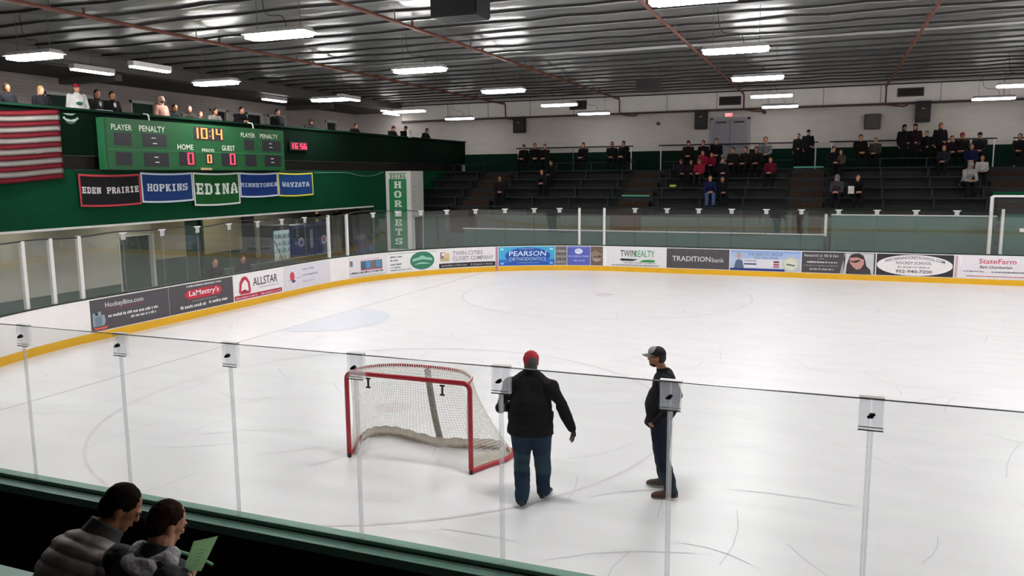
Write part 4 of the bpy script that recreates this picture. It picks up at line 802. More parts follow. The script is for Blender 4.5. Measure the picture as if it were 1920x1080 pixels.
# netting
def netgrid(surf, nu, nv, r=.0028, nm='net'):
    bm = bmesh.new()
    for i in range(nu + 1): tube(bm, [surf(i / nu, k / (nv * 1.0)) for k in range(nv + 1)], r, 4)
    for k in range(nv + 1): tube(bm, [surf(i / (nu * 1.0), k / nv) for i in range(nu + 1)], r, 4)
    return bm
def at(P, t): t = max(0, min(1, t)) * (len(P) - 1); k = min(int(t), len(P) - 2); return P[k].lerp(P[k + 1], t - k)
def back(u, v):
    a, b = at(topc, u), at(base, u); p = a.lerp(b, v); s = math.sin(PI * v) * .05; c = Vector((p.x, p.y - .3, 0)).normalized(); p = p - c * s; n_ = .008 * noise.noise(Vector((u * 40, v * 20, 0))); return Vector(G((p.x + n_, p.y + n_, p.z)))
def topn(u, v):
    a = Vector((-.88 + 1.76 * u, 0, 1.185)); b = at(topc, u); p = a.lerp(b, v); p.z -= .03 * math.sin(PI * v) * math.sin(PI * u); return Vector(G(p))
nt_ = obj('net', netgrid(back, 92, 30), M_NET, goal); obj('top_net', netgrid(topn, 40, 10), M_NET, goal)
for sx in (-.56, .54):
    obj('net_strap', box(box(box(bmesh.new(), (GX + sx - .012, GY - .035, 1.02), (GX + sx + .012, GY - .02, 1.15)), (GX + sx - .035, GY - .035, 1.13), (GX + sx + .035, GY - .02, 1.15)), (GX + sx - .035, GY - .035, 1.01), (GX + sx + .03, GY - .02, 1.03)), M_BLACK, goal)

# ================================================================ NEAR STANDS
struct('floor_near_tier', B((5, -2.1, -.1), (XR, -1.45, .80)), M_FLOOR); struct('floor_near_tier', B((5, -3.0, -.1), (XR, -2.1, 1.18)), M_FLOOR); struct('floor_near_tier', B((5, YN, -.1), (XR, -3.0, 1.58)), M_FLOOR)
t = thing('bleacher_bench', 'green front-row bench plank at the bottom left corner of the photo', 'bench', (13, -1.65, .8)); obj('plank', B((5.2, -1.83, 1.165), (18, -1.53, 1.21)), M_RAILG, t)
for x in (6, 9, 12, 15, 17.5): obj('bracket', B((x, -1.8, .8), (x + .06, -1.6, 1.19)), M_BLACK, t)
t = thing('bleacher_bench', 'second-row bench carrying the two seated spectators', 'bench', (13, -2.75, 1.18)); obj('plank', B((5.2, -2.92, 1.54), (18, -2.6, 1.585)), M_DGREEN, t)
for x in (6, 9, 12, 15, 17.5): obj('bracket', B((x, -2.9, 1.18), (x + .06, -2.65, 1.54)), M_BLACK, t)

# ================================================================ PEOPLE
def V3(*a): return Vector(a)
def limb(bm, P, R, n=12):
    tube(bm, P, R, n)
    for p, r in zip(P, R): ell(bm, p, (r * .98,) * 3, seg=n, rings=8)
def loft(bm, st, n=20):
    """st: list of (centre, right vector, forward vector) ellipse stations"""
    rings = []
    for c, rv, fv in st: rings.append([bm.verts.new(c + rv * math.cos(2 * PI * k / n) + fv * math.sin(2 * PI * k / n)) for k in range(n)])
    for a, b in zip(rings, rings[1:]):
        for k in range(n): bm.faces.new((a[k], a[(k + 1) % n], b[(k + 1) % n], b[k]))
    bm.faces.new(rings[0][::-1]); bm.faces.new(rings[-1])
def remesh(bm, vox, smooth=2, disp=None):
    bmesh.ops.recalc_face_normals(bm, faces=bm.faces)
    me = bpy.data.meshes.new('r'); bm.to_mesh(me); bm.free(); o = bpy.data.objects.new('r', me)
    md = o.modifiers.new('r', 'REMESH'); md.mode = 'VOXEL'; md.voxel_size = vox; md.adaptivity = 0
    sm = o.modifiers.new('s', 'SMOOTH'); sm.iterations = smooth; sm.factor = .5
    out = evaluated_mesh(o)
    bpy.data.objects.remove(o); bpy.data.meshes.remove(me)
    if disp:
        new = []
        for v in out.vertices: new.extend(v.co + v.normal * disp(v.co))
        out.vertices.foreach_set('co', new); out.update()
    out.polygons.foreach_set('use_smooth', [True] * len(out.polygons)); return out
def folds(a, s=9, st=(1, 1, 1)):
    return lambda c: a * (noise.noise(Vector((c.x * s * st[0], c.y * s * st[1], c.z * s * st[2]))) + .5 * noise.noise(Vector((c.x * s * 2.3, c.y * s * 2.3, c.z * s * 2.3 + 7))))

def pose(kind='stand'):
    J = dict(hip=V3(0, 0, .95), chest=V3(0, .0, 1.30), neck=V3(0, -.01, 1.50), head=V3(0, .02, 1.655), hf=V3(0, 1, 0), hu=V3(0, 0, 1), rt=V3(1, 0, 0), srt=V3(1, 0, 0))
    for s, k in ((-1, 'L'), (1, 'R')):
        J['hj' + k] = V3(.09 * s, 0, .92); J['kn' + k] = V3(.10 * s, .03, .50); J['an' + k] = V3(.11 * s, -.02, .09); J['to' + k] = V3(.13 * s, .16, .035)
        J['sh' + k] = V3(.185 * s, -.01, 1.43); J['el' + k] = V3(.235 * s, -.03, 1.15); J['wr' + k] = V3(.235 * s, .08, .91); J['hd' + k] = V3(.23 * s, .11, .82)
    if kind in ('sit', 'sitlean'):
        ln = .06 if kind == 'sit' else .26
        J['hip'] = V3(0, 0, .10); J['chest'] = V3(0, ln * .6, .44); J['neck'] = V3(0, ln, .62 - ln * .12); J['head'] = V3(0, ln + .04, .77 - ln * .14)
        for s, k in ((-1, 'L'), (1, 'R')):
            J['hj' + k] = V3(.09 * s, .02, .09); J['kn' + k] = V3(.13 * s, .44, .12); J['an' + k] = V3(.13 * s, .42, -.32); J['to' + k] = V3(.15 * s, .58, -.375)
            J['sh' + k] = V3(.18 * s, ln - .02, .56 - ln * .12); J['el' + k] = V3(.22 * s, ln + .06, .30 - ln * .2); J['wr' + k] = V3(.10 * s, ln + .26 if ln < .1 else .46, .20); J['hd' + k] = V3(.05 * s, ln + .33 if ln < .1 else .54, .20)
            if ln > .1: J['el' + k] = V3(.2 * s, .34, .22)
    if kind == 'lean':
        J['chest'] = V3(0, .12, 1.24); J['neck'] = V3(0, .22, 1.40); J['head'] = V3(0, .29, 1.53); J['hip'] = V3(0, -.05, .93)
        for s, k in ((-1, 'L'), (1, 'R')):
            J['hj' + k] = V3(.09 * s, -.05, .9); J['sh' + k] = V3(.185 * s, .17, 1.34); J['el' + k] = V3(.25 * s, .30, 1.13); J['wr' + k] = V3(.12 * s, .46, 1.14); J['hd' + k] = V3(.05 * s, .50, 1.15)
    return J
def headgeo(bm, J, s=1.0):
    f = J['hf'].normalized(); u = (J['hu'] - f * J['hu'].dot(f)).normalized(); r = f.cross(u); M = Matrix((r, f, u)).transposed(); c = J['head']
    def E(p, rad, seg=20): ell(bm, c + M @ (Vector(p) * s), tuple(x * s for x in rad), M, seg, 14)
    E((0, -.008, .025), (.076, .094, .098)); E((0, .022, -.045), (.058, .068, .075)); E((0, .03, .005), (.066, .062, .06)); E((0, .055, -.088), (.03, .034, .026))
    E((0, .092, -.018), (.012, .020, .022), 10); E((0, .100, -.028), (.015, .014, .011), 10); E((0, .083, .024), (.05, .016, .010), 12); E((0, .084, -.058), (.024, .012, .012), 10)
    for x in (-1, 1): E((.076 * x, -.008, -.012), (.009, .019, .030), 12)
    return M
def hand(bm, wr, hd, pal, side, s=1.0, curl=.5, n=8):
    """palm plus five separate fingers; pal = direction the palm faces, side = +1 thumb along fwd x pal"""
    f = (hd - wr).normalized(); p = (pal - f * pal.dot(f)).normalized(); l = f.cross(p) * side; M = Matrix((l, f, p)).transposed()
    c = wr + f * .055 * s; ell(bm, c, (.038 * s, .052 * s, .016 * s), M, 14, 10)
    limb(bm, [wr - f * .02, wr + f * .02 * s], [.026 * s, .028 * s], n)
    for i, (x, ln) in enumerate(((.030, .070), (.010, .080), (-.011, .074), (-.030, .058))):
        q = c + l * x * s + f * .040 * s; P = [q - f * .02 * s]; a = .15
        for k in range(3):
            a += curl * (.5 + .12 * i); d = f * math.cos(a) + p * math.sin(a) + l * x * 2.2 * (1 - k * .3); P.append(P[-1] + d.normalized() * (ln * s * (.46, .32, .24)[k] + (.02 * s if k == 0 else 0)))
        limb(bm, P, [.0092 * s, .0090 * s, .0080 * s, .0068 * s], n)
    q = wr + f * .022 * s + l * .026 * s
    limb(bm, [q, q + (l * .7 + f * .6 + p * .25).normalized() * .034 * s, q + (l * .75 + f * .8 + p * .5).normalized() * .062 * s, q + (l * .55 + f * 1.1 + p * .8).normalized() * .085 * s], [.014 * s, .0115 * s, .0095 * s, .0075 * s], n)
def torso(J, k, kd, low=0.0, bulk=1.0, hem=.150):
    rt, sr = J['rt'].normalized(), J['srt'].normalized(); hip, ch, nk = J['hip'], J['chest'], J['neck']; st = []
    tab = ((-.10 - low, hem, .112 * hem / .15), (.0, .162, .120), (.22, .155 * bulk ** .6, .118 * bulk), (.45, .158 * bulk ** .5, .120 * bulk), (.68, .172, .122), (.84, .178, .112), (.93, .150, .090), (.985, .085, .066), (1.02, .058, .058))
    for t, w_, d in tab:
        if t < .6: c = hip.lerp(ch, t / .6) if t >= 0 else hip + (hip - ch).normalized() * (-t) * .5
        else: c = ch.lerp(nk, (t - .6) / .4)
        r = rt.lerp(sr, max(0, min(1, t))); ax = ((ch - hip) if t < .5 else (nk - ch)).normalized(); f = ax.cross(r).normalized() * -1; f = r.cross(ax).normalized() * -1 if False else ax.cross(r).normalized()
        st.append((c, r * w_ * k, f * d * kd))
    return st
def figure(J, vox, bulk=1.0, hs=1.0, curl=.5, jacket_low=.05, sleeve=1.0, leg=1.0, trap=0.0, hands=True, jdisp=None, tdisp=None, arm=1.0):
    out = {}
    bm = bmesh.new(); headgeo(bm, J, hs); limb(bm, [J['neck'] + V3(0, 0, -.03), J['neck'].lerp(J['head'], .35), J['head'] + J['hu'] * -.03], [.062, .055, .055]); loft(bm, torso(J, .9, .88, 0, bulk))
    for k, s in (('L', -1), ('R', 1)):
        limb(bm, [J['sh' + k], J['el' + k], J['wr' + k]], [.050, .040, .026]); pl = J.get('pal' + k, V3(-s, 0, 0))
        if hands: hand(bm, J['wr' + k], J['hd' + k], pl, J.get('thumb' + k, -1 if k == 'R' else 1), hs if hs > .9 else .88, curl, 8 if vox < .01 else 6)
        limb(bm, [J['hj' + k], J['kn' + k], J['an' + k]], [.078, .052, .038]); limb(bm, [J['an' + k], J['to' + k]], [.036, .028])
    out['body'] = remesh(bm, vox, 1)
    bm = bmesh.new(); loft(bm, torso(J, 1.12, 1.14, jacket_low, bulk, .178))
    nk = J['neck']; up = (nk - J['chest']).normalized(); loft(bm, [(nk - up * .03, J['srt'] * .085, J['srt'].cross(up) * .08), (nk + up * .035, J['srt'] * .068, J['srt'].cross(up) * .066)])
    for k in 'LR':
        a, b, c = J['sh' + k], J['el' + k], J['wr' + k]
        if trap: limb(bm, [nk + up * .02, J['sh' + k].lerp(nk, .45) - up * .01, a], [trap * 1.05, trap * 1.15, trap])
        limb(bm, [J['sh' + k].lerp(J['neck'], .35) - up * .03, a, a.lerp(b, .5), b, b.lerp(c, .5), c], [.07 * arm, .078 * sleeve * arm, .068 * sleeve * arm, .058 * sleeve * arm, .052 * sleeve * arm, .042 * sleeve * arm], 14)
    out['jacket'] = remesh(bm, vox, 2, jdisp)
    bm = bmesh.new(); loft(bm, torso(J, 1.03, 1.02, 0, bulk)[:4])
    for k in 'LR':
        a, b, c = J['hj' + k], J['kn' + k], J['an' + k]
        limb(bm, [a, a.lerp(b, .35), b, b.lerp(c, .5), c + (b - c).normalized() * .0], [.105 * leg, .098 * leg, .072 * leg, .068 * leg, .062 * leg], 14)
    out['trousers'] = remesh(bm, vox, 2, tdisp)
    for k in 'LR':
        bm = bmesh.new(); an, to = J['an' + k], J['to' + k]; f = (to - an); f.z = 0; f.normalize(); dn = J.get('sole' + k, -.06)
        M = Matrix((f.cross(V3(0, 0, 1)) , f, V3(0, 0, 1))).transposed()
        loft(bm, [(to + f * .07 + V3(0, 0, -.012), M.col[0] * .03, V3(0, 0, .018)), (to + f * .03, M.col[0] * .046, V3(0, 0, .032)), (to - f * .05 + V3(0, 0, .01), M.col[0] * .047, V3(0, 0, .042)), (an + f * .02 + V3(0, 0, -.02), M.col[0] * .042, V3(0, 0, .068)), (an - f * .06 + V3(0, 0, -.025), M.col[0] * .036, V3(0, 0, .055)), (an - f * .085 + V3(0, 0, -.03), M.col[0] * .02, V3(0, 0, .035))], 14)
        out['shoe' + k] = remesh(bm, max(vox * .8, .006), 1)
    return out
def hair_mesh(J, s=1.0, vox=.008, full=0.0, back=0.0):
    f = J['hf'].normalized(); u = (J['hu'] - f * J['hu'].dot(f)).normalized(); r = f.cross(u); M = Matrix((r, f, u)).transposed(); c = J['head']; bm = bmesh.new()
    def E(p, rad): ell(bm, c + M @ (Vector(p) * s), tuple(x * s for x in rad), M, 20, 14)
    E((0, -.016, .038), (.082 + full, .094 + full, .094 + full)); E((0, -.045, .0), (.078 + full, .066 + full, .085 + full))
    if back: E((0, -.05, -.08), (.075 + full, .05, .10 + back))
    return remesh(bm, vox, 1, lambda co: .003 * noise.noise(co * 60))
def cap_mesh(J, s=1.0, brim=True, vox=.006):
    f = J['hf'].normalized(); u = (J['hu'] - f * J['hu'].dot(f)).normalized(); r = f.cross(u); M = Matrix((r, f, u)).transposed(); c = J['head']
    bm = bmesh.new(); rings = []
    for k in range(9):
        a = PI / 2 * k / 8; rings.append([bm.verts.new(c + M @ (V3(.084 * math.cos(a) * math.cos(q * PI / 12), -.006 + .102 * math.cos(a) * math.sin(q * PI / 12), .036 + .086 * math.sin(a)) * s)) for q in range(24)])
    for a, b in zip(rings, rings[1:]):
        for q in range(24): bm.faces.new((a[q], a[(q + 1) % 24], b[(q + 1) % 24], b[q]))
    dome = bm; bm2 = None
    if brim:
        bm2 = bmesh.new(); g = []
        for i in range(13):
            a = PI * (i / 12 * .72 + .14); ca, sa = math.cos(a), math.sin(a)
            g.append([bm2.verts.new(c + M @ (V3(.080 * ca, -.006 + .098 * sa + q * .030 * sa, .040 - .004 * q - .012 * ca * ca * q) * s)) for q in range(4)])
        for i in range(12):
            for q in range(3): bm2.faces.new((g[i][q], g[i + 1][q], g[i + 1][q + 1], g[i][q + 1]))
        bmesh.ops.solidify(bm2, geom=bm2.faces[:], thickness=.005)
    return dome, bm2
def face_bits(parent, J, s=1.0, local=True):
    f = J['hf'].normalized(); u = (J['hu'] - f * J['hu'].dot(f)).normalized(); r = f.cross(u); M = Matrix((r, f, u)).transposed(); c = J['head']
    for x in (-1, 1):
        bm = bmesh.new(); ell(bm, c + M @ (V3(.030 * x, .083, .004) * s), (.013 * s, .008 * s, .007 * s), M, 10, 8); obj('eye', bm, mat('eye_dark', (.02, .015, .012), .2), parent, local=True, smooth=True)
        bm = bmesh.new(); ell(bm, c + M @ (V3(.030 * x, .092, .024) * s), (.019 * s, .006 * s, .004 * s), M, 10, 8); obj('eyebrow', bm, mat('brow_hair', (.02, .014, .01), .8), parent, local=True)
    bm = bmesh.new(); ell(bm, c + M @ (V3(0, .092, -.060) * s), (.024 * s, .007 * s, .006 * s), M, 12, 8); obj('mouth', bm, mat('lips', H('8a4a42'), .5), parent, local=True, smooth=True)
SKIN = mat('skin_light', H('b98268'), .55, var=.05, vscale=12); SKIN2 = mat('skin_tan', H('9c6848'), .55, var=.05, vscale=12)
def person(label, loc, rz, F, J, skin, jm, tm, sm, scale=1.0, group=None, faces=True, hs=1.0):
    t = thing('person', label, 'person', loc, rz, group); t.scale = (scale,) * 3
    b = obj('body', F['body'], skin, t, local=True)
    if faces: face_bits(b, J, hs)
    obj('jacket', F['jacket'], jm, t, local=True); obj('trousers', F['trousers'], tm, t, local=True)
    for k in 'LR': obj('shoe', F['shoe' + k], sm, t, local=True)
    return t
NAVYBLK = mat('black_fleece', (0.008, 0.008, 0.010), .9, spec=.2, var=.2, vscale=8); JEAN = mat('dark_blue_denim', H('1e3145'), .85, spec=.25, var=.22, vscale=7, bump=.15, bscale=30)
DJEAN = mat('navy_denim', H('151d2c'), .85, spec=.25, var=.2, vscale=7)
# --- heavy man walking away, seen from behind
J = pose(); J['hip'] = V3(0, 0, .93); J['chest'] = V3(0, .02, 1.27); J['neck'] = V3(0, .03, 1.47); J['head'] = V3(0, .06, 1.605); J['hf'] = V3(-.1, 1, -.10)
for k, s in (('L', -1), ('R', 1)):
    J['hj' + k] = V3(.10 * s, 0, .90); J['sh' + k] = V3(.215 * s, .01, 1.345)
J['knL'] = V3(-.10, -.02, .48); J['anL'] = V3(-.06, -.20, .105); J['toL'] = V3(-.07, -.03, .035)
J['knR'] = V3(.12, .07, .50); J['anR'] = V3(.13, .07, .10); J['toR'] = V3(.16, .24, .04)
J['elL'] = V3(-.355, .06, 1.06); J['wrL'] = V3(-.08, .28, 1.03); J['hdL'] = V3(.0, .31, 1.04); J['palL'] = V3(0, -.3, 1)
J['elR'] = V3(.36, -.02, 1.13); J['wrR'] = V3(.475, -.01, .885); J['hdR'] = V3(.50, .03, .80); J['palR'] = V3(-1, 0, 0)
FA = figure(J, .0075, bulk=1.34, leg=1.30, sleeve=1.12, jdisp=folds(.010, 7), tdisp=folds(.013, 8, (1, 1, .8)), arm=1.1, jacket_low=.16, curl=.6, trap=.075)
# widen the torso of the heavy build
for nm in ('jacket', 'trousers', 'body'):
    for v in FA[nm].vertices:
        q = v.co; z_ = math.exp(-((q.z - 1.05) / .28) ** 2)
        if abs(q.x) < .30: q.x *= 1 + (.06 if nm == 'trousers' else .20) * z_
        if nm == 'jacket' and q.z < 1.05 and abs(q.x) < .33: h_ = max(0, min(1, (1.10 - q.z) / .18)); q.x *= 1 + .25 * h_; q.y *= 1 + .30 * h_
A_RZ = math.atan2(.30, 1.0) * .55
t = person('heavy man seen from behind in black jacket, blue jeans and red beanie beside the goal', (12.93, 3.44, 0), A_RZ, FA, J, SKIN, NAVYBLK, JEAN, mat('black_shoe', (.01, .01, .012), .5), 1.03)
bm = bmesh.new(); f = J['hf'].normalized(); ell(bm, J['head'] + V3(0, -.012, .040), (.090, .104, .098), seg=24, rings=16)
bn = obj('beanie', remesh(bm, .006, 1, lambda c: .0025 * math.sin(c.x * 260)), mat('beanie_red', H('a3202e'), .9, var=.1, vscale=10), t, local=True)
bm = bmesh.new(); ell(bm, J['head'] + V3(.012, -.052, .022), (.070, .070, .088), seg=20, rings=14); ell(bm, J['head'] + V3(0, -.035, -.045), (.078, .07, .04)); obj('beanie_back', remesh(bm, .006, 1), mat('beanie_grey', H('4a4848'), .9, var=.2, vscale=14), t, local=True)
bm = bmesh.new(); hand(bm, J['wrR'], J['hdR'], J['palR'], -1, 1.12, .6); obj('glove', remesh(bm, .006, 1), mat('glove_black', (.015, .015, .018), .8), t, local=True)
# --- man standing in profile, facing left
J = pose(); J['head'] = V3(0, .07, 1.665); J['neck'] = V3(0, .0, 1.50); J['chest'] = V3(0, -.03, 1.28); J['hip'] = V3(0, .03, .94); J['hf'] = V3(0, 1, -.03)
for k, s in (('L', -1), ('R', 1)):
    J['sh' + k] = V3(.185 * s, -.03, 1.42)
J['elL'] = V3(-.27, -.12, 1.14); J['wrL'] = V3(-.215, .06, .93); J['hdL'] = V3(-.17, .12, .86); J['palL'] = V3(1, .2, 0)
J['elR'] = V3(.27, -.17, 1.14); J['wrR'] = V3(.215, .0, .93); J['hdR'] = V3(.17, .07, .86); J['palR'] = V3(-1, .2, 0)
J['hjL'] = V3(-.09, .01, .91); J['hjR'] = V3(.09, .01, .91); J['knL'] = V3(-.14, -.02, .50); J['knR'] = V3(.13, .03, .50)
J['anL'] = V3(-.18, -.13, .095); J['anR'] = V3(.17, -.04, .095); J['toL'] = V3(-.19, .03, .04); J['toR'] = V3(.19, .12, .04)
FB = figure(J, .0075, bulk=1.28, leg=1.22, jdisp=folds(.009, 8), tdisp=folds(.012, 9, (1, 1, 1.1)), jacket_low=.12, curl=.7)
for v in FB['jacket'].vertices:
    q = v.co; h_ = math.exp(-((q.z - 1.05) / .25) ** 2)
    if abs(q.x) < .2: q.y = .01 + (q.y - .01) * (1 + .16 * h_)
t = person('man in profile with black jacket, dark jeans and grey-brimmed cap, hand at pocket', (14.31, 4.22, 0), PI / 2 + .12, FB, J, SKIN2, NAVYBLK, DJEAN, mat('brown_boot', H('4a2a1c'), .6, var=.1), 1.0)
d, b = cap_mesh(J); bmesh.ops.solidify(d, geom=d.faces[:], thickness=.004); obj('cap_crown', d, mat('cap_black', (.012, .012, .014), .85), t, local=True, smooth=True); 
fr = bmesh.new(); M_ = Matrix.Identity(3); ell(fr, J['head'] + V3(0, .035, .062), (.068, .074, .064), seg=20, rings=14); obj('cap_front', remesh(fr, .006, 1), mat('cap_grey', H('8f8f8e'), .85), t, local=True)
obj('cap_brim', b, mat('cap_grey', H('8f8f8e'), .85), t, local=True)
obj('hair', hair_mesh(J, .97), mat('hair_black', (.012, .010, .009), .8), t, local=True)
bm = bmesh.new(); ell(bm, J['head'] + V3(0, .030, -.088), (.050, .052, .036)); ell(bm, J['head'] + V3(0, .062, -.088), (.028, .028, .022)); obj('beard', remesh(bm, .006, 1), mat('beard_brown', H('2c1c14'), .9), t, local=True)
obj('pocket_tag', B((.205, .05, .80), (.222, .10, .83)), flat('c6c6c8'), t, local=True)
obj('sunglasses', box(box(box(bmesh.new(), (-.055, .135, 1.662), (.055, .142, 1.685)), (-.080, .05, 1.672), (-.076, .14, 1.680)), (.076, .05, 1.672), (.080, .14, 1.680)), M_BLACK, t, local=True)

# --- two seated spectators near the camera
J = pose('sit'); J['hip'] = V3(0, 0, .10); J['chest'] = V3(.02, .14, .42); J['neck'] = V3(.05, .30, .585); J['head'] = V3(.10, .385, .695); J['hf'] = V3(.62, .62, -.62); J['hu'] = V3(.35, .35, .8); J['srt'] = V3(1, -.15, -.05)
for k, s in (('L', -1), ('R', 1)): J['sh' + k] = V3(.03 + .155 * s, .24 - .03 * s, .515 - .01 * s)
J['elL'] = V3(-.15, .40, .28); J['wrL'] = V3(-.02, .52, .22); J['hdL'] = V3(.05, .54, .22); J['shL'] = V3(-.095, .27, .505); J['elR'] = V3(.30, .34, .30); J['wrR'] = V3(.26, .54, .24); J['hdR'] = V3(.24, .62, .24)
axv = (J['neck'] - J['hip']).normalized()
def quilt(c): t = c.dot(axv); return .010 * (abs(math.sin(t * PI / .062 + c.x * 1.2)) ** .6 - .5) + .004 * noise.noise(c * 14)
FC = figure(J, .0065, jdisp=quilt, tdisp=folds(.01), arm=1.0, jacket_low=.05, leg=1.0, hs=.9)
PUFF = mat('grey_puffer_nylon', H('827a77'), .6, var=.12, vscale=6); HAIRD = mat('hair_dark_brown', H('1b120e'), .9, spec=.1, var=.2, vscale=30)
AD = J
t = person('seated adult in grey quilted jacket bending his head towards a child', (12.955, -2.76, 1.585), 0, FC, J, SKIN2, PUFF, mat('black_trousers', (.012, .012, .014), .85), mat('black_shoe', (.01, .01, .012), .5), 1.0, hs=.9)
obj('hair', hair_mesh(J, .87, .006, .002), HAIRD, t, local=True)
bm = bmesh.new(); up = axv; tube(bm, [J['neck'] - up * .02 + V3(0, .0, 0), J['neck'] + up * .055 + V3(.01, .012, .0)], [.092, .082], 20); obj('collar', remesh(bm, .007, 2, folds(.003, 20)), mat('collar_charcoal', H('3b3836'), .7), t, local=True)

J = pose('sit'); J['hip'] = V3(0, 0, .10); J['chest'] = V3(0, .10, .44); J['neck'] = V3(-.02, .19, .63); J['head'] = V3(-.03, .255, .725); J['hf'] = V3(.30, .80, -.42); J['hu'] = V3(.15, .35, .85); J['srt'] = V3(1, .1, -.04)
for k, s in (('L', -1), ('R', 1)): J['sh' + k] = V3(-.02 + .150 * s, .15 + .02 * s, .580 - .012 * s)
J['elR'] = V3(.235, .20, .32); J['wrR'] = V3(.205, .205, .545); J['elR'] = V3(.225, .0, .36); J['wrR'] = V3(.135, .115, .515); J['hdR'] = V3(.165, .170, .570); J['palR'] = V3(-.5, .5, .2)
J['elL'] = V3(-.18, .22, .30); J['wrL'] = V3(.0, .38, .20); J['hdL'] = V3(.06, .42, .18); J['palL'] = V3(0, 0, 1); J['shR'] = V3(.115, .11, .560)
FD = figure(J, .006, jdisp=folds(.008, 12), tdisp=folds(.01), arm=.92, jacket_low=.04, hs=.84, curl=.9)
BL = (13.50, -2.77, 1.60)
t = person('seated child in dark jacket with grey hood reading a green paper', BL, 0, FD, J, SKIN, mat('dark_slate_jacket', H('17181c'), .75, var=.2, vscale=8), MATS['black_trousers'], MATS['black_shoe'], 1.0, hs=.84)
obj('hair', hair_mesh(J, .80, .006, .002), mat('hair_brown', H('2c1b13'), .9, spec=.1, var=.25, vscale=35), t, local=True)
HOOD = mat('hood_grey_fleece', H('b5b1b4'), .9, var=.1, vscale=20, bump=.3, bscale=60)
bm = bmesh.new(); nk = J['neck']
for i in range(13):
    a = PI * (1.05 + .9 * i / 12) ; c = nk + V3(math.cos(a) * .088, math.sin(a) * .075 - .0, -.005 + .015 * math.sin(a)); ell(bm, c, (.036, .036, .040))
ell(bm, nk + V3(0, -.115, -.085), (.105, .045, .10)); ell(bm, nk + V3(.0, -.10, -.035), (.115, .055, .06)); ell(bm, nk + V3(-.10, -.055, -.04), (.05, .05, .05)); ell(bm, nk + V3(.10, -.045, -.035), (.05, .05, .05))
obj('hood', remesh(bm, .006, 2, lambda c: .007 * math.sin(c.z * 95 + c.x * 35) + .004 * noise.noise(c * 25)), HOOD, t, local=True)
bm = bmesh.new(); limb(bm, [V3(.02, .150, .500), V3(.075, .165, .530), V3(.135, .170, .535)], [.062, .056, .040]); limb(bm, [V3(.20, .06, .36), V3(.20, .06, .45), V3(.150, .105, .535)], [.055, .050, .042]); obj('sleeve', remesh(bm, .006, 1, folds(.006, 18)), mat('sleeve_grey_knit', H('9a9aa2'), .9), t, local=True)
bm = bmesh.new(); tube(bm, smoothpts([nk + V3(.075, .035, .0), nk + V3(.13, .09, -.045), nk + V3(.17, .13, -.09)], 5), .013, 8, flat_=.5); obj('green_strap', bm, mat('strap_green', H('4f8a5c'), .7), t, local=True)
PAPER = mat('green_paper', H('c4e6ba'), .8, var=.04, vscale=40); _n = PAPER.node_tree; _b = _n.nodes['Principled BSDF']; _t = _n.nodes.new('ShaderNodeBsdfTranslucent'); _t.inputs[0].default_value = (*H('c4e6ba'), 1)
_m = _n.nodes.new('ShaderNodeMixShader'); _m.inputs[0].default_value = .5; _n.links.new(_b.outputs[0], _m.inputs[1]); _n.links.new(_t.outputs[0], _m.inputs[2]); _n.links.new(_m.outputs[0], _n.nodes['Material Output'].inputs[0])
# green paper held in the child's hand
bm = bmesh.new(); c0, c1, c2, c3 = V3(13.650, -2.549, 2.292), V3(13.724, -2.485, 2.300), V3(13.703, -2.572, 2.180), V3(13.648, -2.616, 2.192); N_ = 8; g = []
nrm = (c1 - c0).cross(c3 - c0).normalized()
for i in range(N_ + 1):
    u = i / N_; g.append([bm.verts.new(c0.lerp(c1, u).lerp(c3.lerp(c2, u), k / 6) + nrm * (.010 * math.sin(PI * u) + .004 * math.sin(PI * k / 6))) for k in range(7)])
for i in range(N_):
    for k in range(6): bm.faces.new((g[i][k], g[i + 1][k], g[i + 1][k + 1], g[i][k + 1]))
bmesh.ops.solidify(bm, geom=bm.faces[:], thickness=.0012)
t = thing('paper_sheet', 'pale green paper sheet held up in the hand of the seated child', 'paper', (13.68, -2.55, 2.18)); obj('sheet', bm, PAPER, t, smooth=True)
bm = bmesh.new()
for i in range(7):
    q0 = c0.lerp(c3, .12 + .11 * i); q1 = c1.lerp(c2, .12 + .11 * i)
    a, b = q0.lerp(q1, .12) + nrm * .0125, q0.lerp(q1, .86 - .1 * (i % 3)) + nrm * .0125; d = (c3 - c0).normalized() * .0012
    bm.faces.new([bm.verts.new(v) for v in (a - d, b - d, b + d, a + d)])
obj('lettering', bm, mat('paper_ink', H('7da27e'), .8), t)

# ---------------------------------------------------------------- crowd: a few figures shared by many people
PROTO = {}
for k in ('sit', 'sitlean', 'stand', 'lean'):
    J = pose(k)
    if k == 'stand': J['wrL'] = V3(-.16, .2, 1.0); J['hdL'] = V3(-.06, .26, 1.02); J['elL'] = V3(-.25, -.02, 1.14)
    F = figure(J, .017, hands=True, jdisp=folds(.012, 8), tdisp=folds(.01, 8), leg=1.05)
    F['hair'] = hair_mesh(J, 1, .014); F['long_hair'] = hair_mesh(J, 1, .014, .006, .07); d, b = cap_mesh(J); bmesh.ops.solidify(d, geom=d.faces[:], thickness=.006)
    me = bpy.data.meshes.new('cap'); b2 = b; tmp = bpy.data.meshes.new('b'); b2.to_mesh(tmp); b2.free(); d.from_mesh(tmp); d.to_mesh(me); d.free(); bpy.data.meshes.remove(tmp); F['cap'] = me
    hb = bmesh.new(); ell(hb, J['head'] + V3(0, -.012, .02), (.100, .112, .118)); ell(hb, J['head'] + V3(0, -.04, -.09), (.095, .09, .08)); ell(hb, J['neck'] + V3(0, -.05, -.02), (.12, .07, .06)); F['hood'] = remesh(hb, .014, 2)
    F['_J'] = J
    for n_, me in F.items():
        if n_ != '_J': me.materials.append(M_BLACK)
    PROTO[k] = F
CLO = {}
